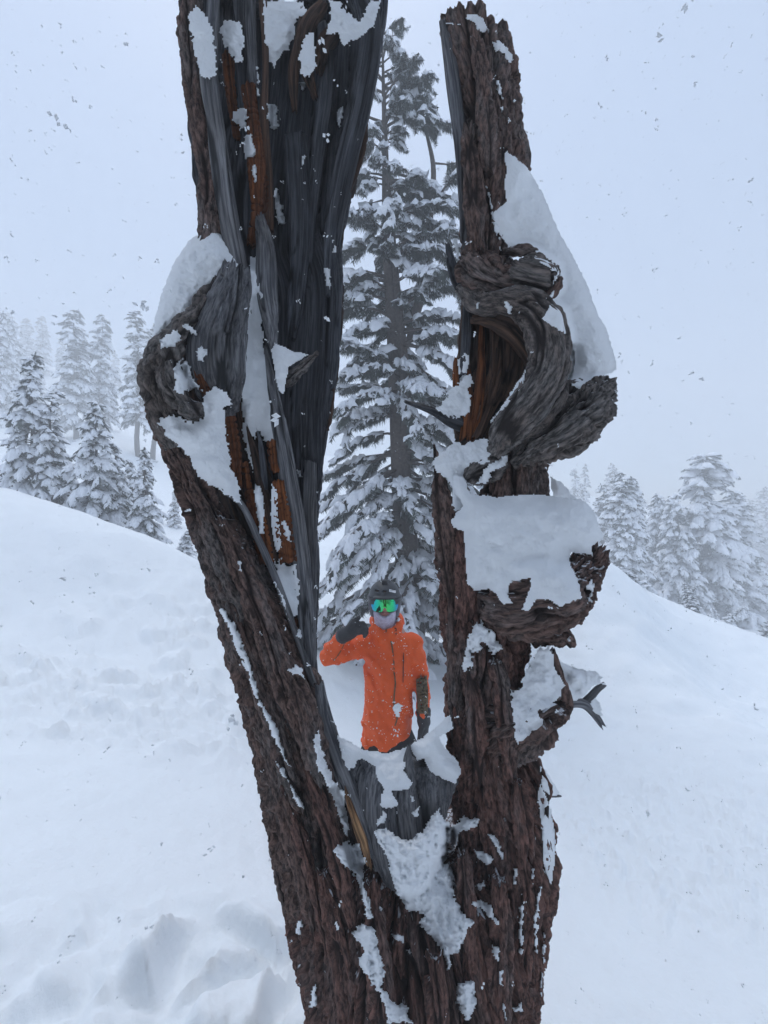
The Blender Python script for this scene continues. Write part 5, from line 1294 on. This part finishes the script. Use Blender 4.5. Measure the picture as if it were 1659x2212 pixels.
# ---- gloves: palm, four fingers and a thumb
def glove(wr, ax, pal, thumb, curl, name='glove'):
    """ax: towards the fingertips, pal: palm normal, thumb: side of the thumb"""
    ax, pal, thumb = norm(np.array(ax, float)), norm(np.array(pal, float)), norm(np.array(thumb, float))
    segs = []
    for i, (off, ln) in enumerate(((.030, .075), (.010, .085), (-.011, .080), (-.031, .062))):
        a = wr + ax * .092 + thumb * off
        d1 = norm(ax * math.cos(curl * .7) + pal * math.sin(curl * .7)); b = a + d1 * ln * .45
        d2 = norm(ax * math.cos(curl * 1.7) + pal * math.sin(curl * 1.7)); c = b + d2 * ln * .33
        d3 = norm(ax * math.cos(curl * 2.5) + pal * math.sin(curl * 2.5)); e = c + d3 * ln * .26
        segs.append((a, b, c, e))
    t0 = wr + ax * .030 + thumb * .034; t1 = t0 + norm(thumb * .8 + ax * .7 + pal * .3) * .045; t2 = t1 + norm(ax * .8 + thumb * .35 + pal * .2) * .042
    def f(p):
        d = rcone(p, wr - ax * .035, wr + ax * .02, .050, .042)                   # gauntlet cuff
        d = smin(d, rcone(p, wr + ax * .035 + thumb * .014, wr + ax * .085 + thumb * .014, .030, .028), .03)
        d = smin(d, rcone(p, wr + ax * .035 - thumb * .016, wr + ax * .085 - thumb * .016, .029, .025), .025)
        for a, b, c, e in segs:
            d = smin(d, rcone(p, a - ax * .012, b, .0165, .0150), .006); d = smin(d, rcone(p, b, c, .0150, .0140), .004); d = smin(d, rcone(p, c, e, .0140, .0120), .004)
        d = smin(d, rcone(p, t0, t1, .020, .017), .010); d = smin(d, rcone(p, t1, t2, .017, .014), .004)
        return d + .003 * fbm(p * 70, 2, 521)
    c = wr + ax * .06
    return sdf_part(name, f, c - .17, c + .17, .0062, 'glove')
glove(WR_R + np.array([.008, -.01, .005]), (.62, -.25, .42), (.55, .25, -.75), (-.10, -.20, 1.0), .95)
glove(WR_L + np.array([0, -.005, -.012]), (.02, -.12, -1.0), (-.6, -.45, .0), (-.35, -1.0, 0), .42)
# ---- helmet, ear pads, goggles, neck warmer
HC = HEAD + np.array([0, .020, .030])
def f_helm(p):
    d = ell(p, HC, (.108, .132, .112))
    d = smax(d, -ell(p, HC - [0, .0, .012], (.094, .118, .102)), .004)
    cut = (HC[2] - .002 - .10 * np.clip(p[:, 1] - HC[1] + .06, 0, .2)) - p[:, 2]            # brim rises to the front
    d = smax(d, cut, .006)
    br = ell(p, HC + [0, -.112, .012], (.078, .030, .012))
    d = smin(d, br, .010)
    for sx in (-.052, .0, .050):
        d = smax(d, -ell(p, HC + [sx, -.118 + abs(sx) * .5, .052], (.016, .03, .0045)), .003)   # vents
    return d
helm, hv = sdf_part('helmet', f_helm, HC - [.13, .16, .10], HC + [.13, .16, .135], .0050, 'helmet')
link('helmet_mount', mesh_from('helmet_mount', *[(lambda v, q: (v, q))(*surface_nets(lambda p: smin(np.abs(np.stack([(p[:, 0] - HC[0]) / .020, (p[:, 1] - HC[1] + .05) / .028, (p[:, 2] - HC[2] - .104) / .013], 1)).max(1) - 1, np.full(len(p), 9.0), .1) * .013, HC + [-.04, -.10, .08], HC + [.04, .0, .13], .004))][0]), M['black'], helm)
def f_pads(p):
    d = np.full(len(p), 9.0)
    for sx in (-1, 1):
        d = np.minimum(d, rcone(p, HEAD + [sx * .092, .02, .02], HEAD + [sx * .080, -.005, -.085], .028, .022))
    d = smin(d, rcone(p, HEAD + [-.078, -.01, -.09], HEAD + [0, -.055, -.128], .016, .014), .01)
    return smin(d, rcone(p, HEAD + [.078, -.01, -.09], HEAD + [0, -.055, -.128], .016, .014), .01)
sdf_part('ear_pads', f_pads, HEAD - [.14, .10, .17], HEAD + [.14, .08, .07], .006, 'lining', helm)
def f_gait(p):
    d = ell(p, HEAD + [0, -.022, -.078], (.076, .082, .066))
    d = smax(d, -(ell(p, HEAD + [0, -.098, -.046], (.041, .066, .040))), .010)
    d = smax(d, p[:, 2] - (HEAD[2] - .022) + .0 * p[:, 0], .006)
    return smin(d, rcone(p, HEAD + [0, .0, -.12], HEAD + [0, .02, -.19], .075, .085), .02) + .003 * fbm(p * 60, 3, 531)
sdf_part('neck_warmer', f_gait, HEAD - [.12, .14, .24], HEAD + [.12, .12, .0], .0055, 'gaiter')
sdf_part('lips', lambda p: smin(rcone(p, HEAD + [-.020, -.094, -.060], HEAD + [.020, -.094, -.060], .0045, .0045), rcone(p, HEAD + [-.015, -.094, -.068], HEAD + [.015, -.094, -.068], .005, .005), .001), HEAD + [-.04, -.115, -.09], HEAD + [.04, -.07, -.04], .0028, 'lips')
def goggle_sheet(grow, off, thick, notch, x0=1.0):
    """curved panel with a nose notch, as a closed solid"""
    nx, nz = 44, 24
    u = np.linspace(-1, 1, nx); w_ = np.linspace(-1, 1, nz)
    U, Wv = np.meshgrid(u, w_, indexing='ij')
    # rounded outline: half height shrinks at the temples
    hh = (.050 + grow) * (1 - np.abs(U) ** 9 * .35)
    low = -hh + notch * np.exp(-(U / .17) ** 2)
    zc = np.where(Wv > 0, Wv * hh, -Wv * low)
    xx = U * (.090 + grow)
    yy = -.118 + .062 * np.abs(U) ** 2.1 + .010 * Wv ** 2 - off
    c = HEAD + np.array([0, 0, -.003])
    fr = np.stack([c[0] + xx, c[1] + yy, c[2] + zc], -1).reshape(-1, 3)
    bk = fr + np.array([0, thick, 0])
    i, j = np.meshgrid(np.arange(nx - 1), np.arange(nz - 1), indexing='ij')
    q = np.stack([i * nz + j, (i + 1) * nz + j, (i + 1) * nz + j + 1, i * nz + j + 1], -1).reshape(-1, 4)
    n = nx * nz
    loop = [k * nz for k in range(nx)] + [(nx - 1) * nz + k for k in range(1, nz)] + [k * nz + nz - 1 for k in range(nx - 2, -1, -1)] + [k for k in range(nz - 2, 0, -1)]
    lp = np.array(loop); l2 = np.roll(lp, -1)
    return np.vstack([fr, bk]), [q, q[:, ::-1] + n, np.stack([lp, lp + n, l2 + n, l2], 1)]
gog = link('goggles', mesh_from('goggle_frame', *goggle_sheet(.004, -.004, .045, .028)), M['black'], person, 'black goggles with a green and blue mirrored lens')
link('lens', mesh_from('lens', *goggle_sheet(0, .003, .006, .024)), M['lens'], gog)
for sx in (-1, 1):
    th = np.linspace(0.28, 1.75, 14)
    a = np.stack([HC[0] + sx * np.sin(th) * .113, HC[1] - np.cos(th) * .128, np.full(14, HEAD[2] + .012)], 1)
    vv = np.vstack([a + [0, 0, .020], a - [0, 0, .020], a + [sx * .004, 0, .019], a + [sx * .004, 0, -.019]])
    k = np.arange(13)
    link('strap', mesh_from('strap', vv, [np.stack([k, k + 1, k + 15, k + 14], 1), np.stack([k + 28, k + 42, k + 43, k + 29], 1), np.stack([k, k + 28, k + 29, k + 1], 1), np.stack([k + 14, k + 15, k + 43, k + 42], 1)]), M['black'], gog)

# ---- trim lying on the jacket and helmet
def pz(vs):
    return make_zbuf(vs, 1.6, 640, 1230, 340, 420)
jz = pz([jv]); hz = pz([hv])
def trim(name, poly, z, mat, T, rad=2.0, parent=jack, label=None, seed=1, warp=0, **kw):
    me = patch_mesh(name, poly, z, T, rad, None, res=.7, warp=warp, bury=0, rough=kw.pop('rough', 0), blur=2, seed=seed, flat=kw.pop('flat', .6))
    if me: return link(name, me, M[mat], parent, label)
def stripe(pts, w):
    P = np.array(pts, float); t = norm(np.gradient(P, axis=0)); n = np.stack([-t[:, 1], t[:, 0]], 1) * w
    return np.vstack([P + n, (P - n)[::-1]])
def c9(*p): return [(x * .1984 + 658.3, y * .1984 + 1206.9) for x, y in p]       # 600 px wide study of the person
trim('zip', stripe(c9((930, 850), (950, 950), (968, 1100), (975, 1250), (988, 1350), (975, 1480), (970, 1570), (985, 1660), (1008, 1740), (980, 1830), (975, 1870)), 1.9), jz, 'olive', .006)
trim('collar_tab', c9((975, 745), (1000, 755), (1003, 825), (980, 822)), jz, 'black_cloth', .005)
trim('collar_tab', c9((875, 725), (900, 730), (895, 800), (878, 800)), jz, 'olive', .005)
trim('chest_pocket_zip', stripe(c9((1078, 1020), (1075, 1120), (1072, 1230), (1070, 1350)), 1.3), jz, 'black_cloth', .005)
trim('underarm_zip', stripe(c9((430, 930), (395, 1000), (350, 1070), (310, 1110)), 1.5), jz, 'olive', .005)
trim('sleeve_panel', c9((1210, 1310), (1330, 1265), (1335, 1330), (1345, 1420), (1345, 1560), (1340, 1640), (1350, 1690), (1225, 1690), (1222, 1560), (1212, 1430)), jz, 'olive', .024, 3, label='olive forearm panel of the hanging sleeve')
trim('hem_cord', stripe(c9((370, 1110), (372, 1150), (370, 1185)), .6), jz, 'orange', .004)
for k in range(8):                                   # small dark lettering on the chest, too small to read
    x = 722 + k * 13.5
    trim('chest_lettering', c9((x, 1100 - k * 2), (x + 7, 1099 - k * 2), (x + 7, 1110 - k * 2), (x, 1111 - k * 2)), jz, 'olive', .003, 1)
trim('snow_blob', c9((965, 1600), (1010, 1580), (1068, 1605), (1045, 1660), (1020, 1720), (965, 1715)), jz, 'snow', .012, 4, warp=.8, rough=.3, flat=0, seed=7)
trim('snow_blob', c9((980, 1850), (1000, 1880), (1018, 1935), (975, 1930)), jz, 'snow', .008, 3, warp=.8, rough=.3, flat=0, seed=9)
trim('snow_blob', c9((900, 680), (960, 650), (1030, 640), (1040, 670), (980, 690), (960, 730), (915, 735)), jz, 'snow', .02, 3, warp=1.0, rough=.4, flat=0, seed=11)
trim('snow_blob', c9((962, 1560), (990, 1562), (985, 1600), (966, 1600)), jz, 'snow', .008, 2, warp=.5, rough=.3, flat=0, seed=13)
bd = trim('helmet_badge', c9((918, 328), (994, 347), (992, 378), (916, 359)), hz, 'white', .004, 1, helm)
trim('badge_bar', c9((930, 343), (984, 357), (983, 364), (929, 350)), hz, 'black', .006, 1, helm)
# crumbs of snow stuck to jacket
def crumbs():
    rng = np.random.default_rng(77)
    V, Fc, n = [], [], 0
    octv = np.array([(1, 0, 0), (-1, 0, 0), (0, 1, 0), (0, -1, 0), (0, 0, 1), (0, 0, -1)], float)
    octf = np.array([(4, 0, 2), (4, 2, 1), (4, 1, 3), (4, 3, 0), (5, 2, 0), (5, 1, 2), (5, 3, 1), (5, 0, 3)])
    pick = jv[jv[:, 1] < PD - .02]
    for p in pick[rng.integers(0, len(pick), 260)]:
        s = rng.choice([.0022, .003, .0045, .0065], p=[.45, .35, .15, .05])
        V.append(octv * s * rng.uniform(.6, 1.3, (6, 3)) + p + [0, -.002, 0]); Fc.append(octf + n); n += 6
    link('snow_crumbs', mesh_from('snow_crumbs', np.vstack(V), np.vstack(Fc)), M['snow'], jack, kind='stuff')
crumbs()

# ------------------------------------------------------------------ falling snowflakes
def flakes():
    rng = np.random.default_rng(9)
    octv = np.array([(1, 0, 0), (-1, 0, 0), (0, 1, 0), (0, -1, 0), (0, 0, 1), (0, 0, -1)], float)
    octf = np.array([(4, 0, 2), (4, 2, 1), (4, 1, 3), (4, 3, 0), (5, 2, 0), (5, 1, 2), (5, 3, 1), (5, 0, 3)])
    V, Fc, n = [], [], 0
    pts = []
    for y0, y1, dens in ((.28, 1.7, 300), (1.7, 4.2, 30)):
        m = int(dens * (y1 - y0) * (2.3 * y1 + .6) * (3.0 * y1 + .6))
        p = np.stack([rng.uniform(-.5, .5, m) * (2.3 * y1 + .6), rng.uniform(y0, y1, m), rng.uniform(-.5, .5, m) * (3.0 * y1 + .6)], 1)
        pts.append(p[(np.abs(p[:, 0]) < 1.15 * p[:, 1] + .3) & (np.abs(p[:, 2]) < 1.5 * p[:, 1] + .3)])
    for p in np.vstack(pts):
        if p[2] < ground_lo(p[0], p[1]): continue
        size = rng.choice([.0010, .0018, .0030, .0050], p=[.40, .34, .20, .06])
        for c in range(rng.integers(2, 5)):
            q = rng.normal(0, 1, (3, 3)); q, _ = np.linalg.qr(q)
            o = octv * size * np.array([rng.uniform(.6, 1.1), rng.uniform(.35, .7), rng.uniform(.35, .7)])
            V.append(o @ q + p + rng.normal(0, .75, 3) * size); Fc.append(octf + n); n += 6
    o = link('falling_snowflakes', mesh_from('falling_snowflakes', np.vstack(V), np.vstack(Fc), smooth=False), M['snow'], kind='stuff')
    o['label'] = 'snowflakes drifting down through the air'
    o['category'] = 'snowflakes'
_gx = np.linspace(-5, 5, 21); _gy = np.linspace(0, 5.5, 12)
_gz = ground_base(np.array([[a, b] for a in _gx for b in _gy])).reshape(21, 12)
def ground_lo(x, y):
    return _gz[int(np.clip(round((x + 5) / .5), 0, 20)), int(np.clip(round(y / .5), 0, 11))] + .1
flakes()
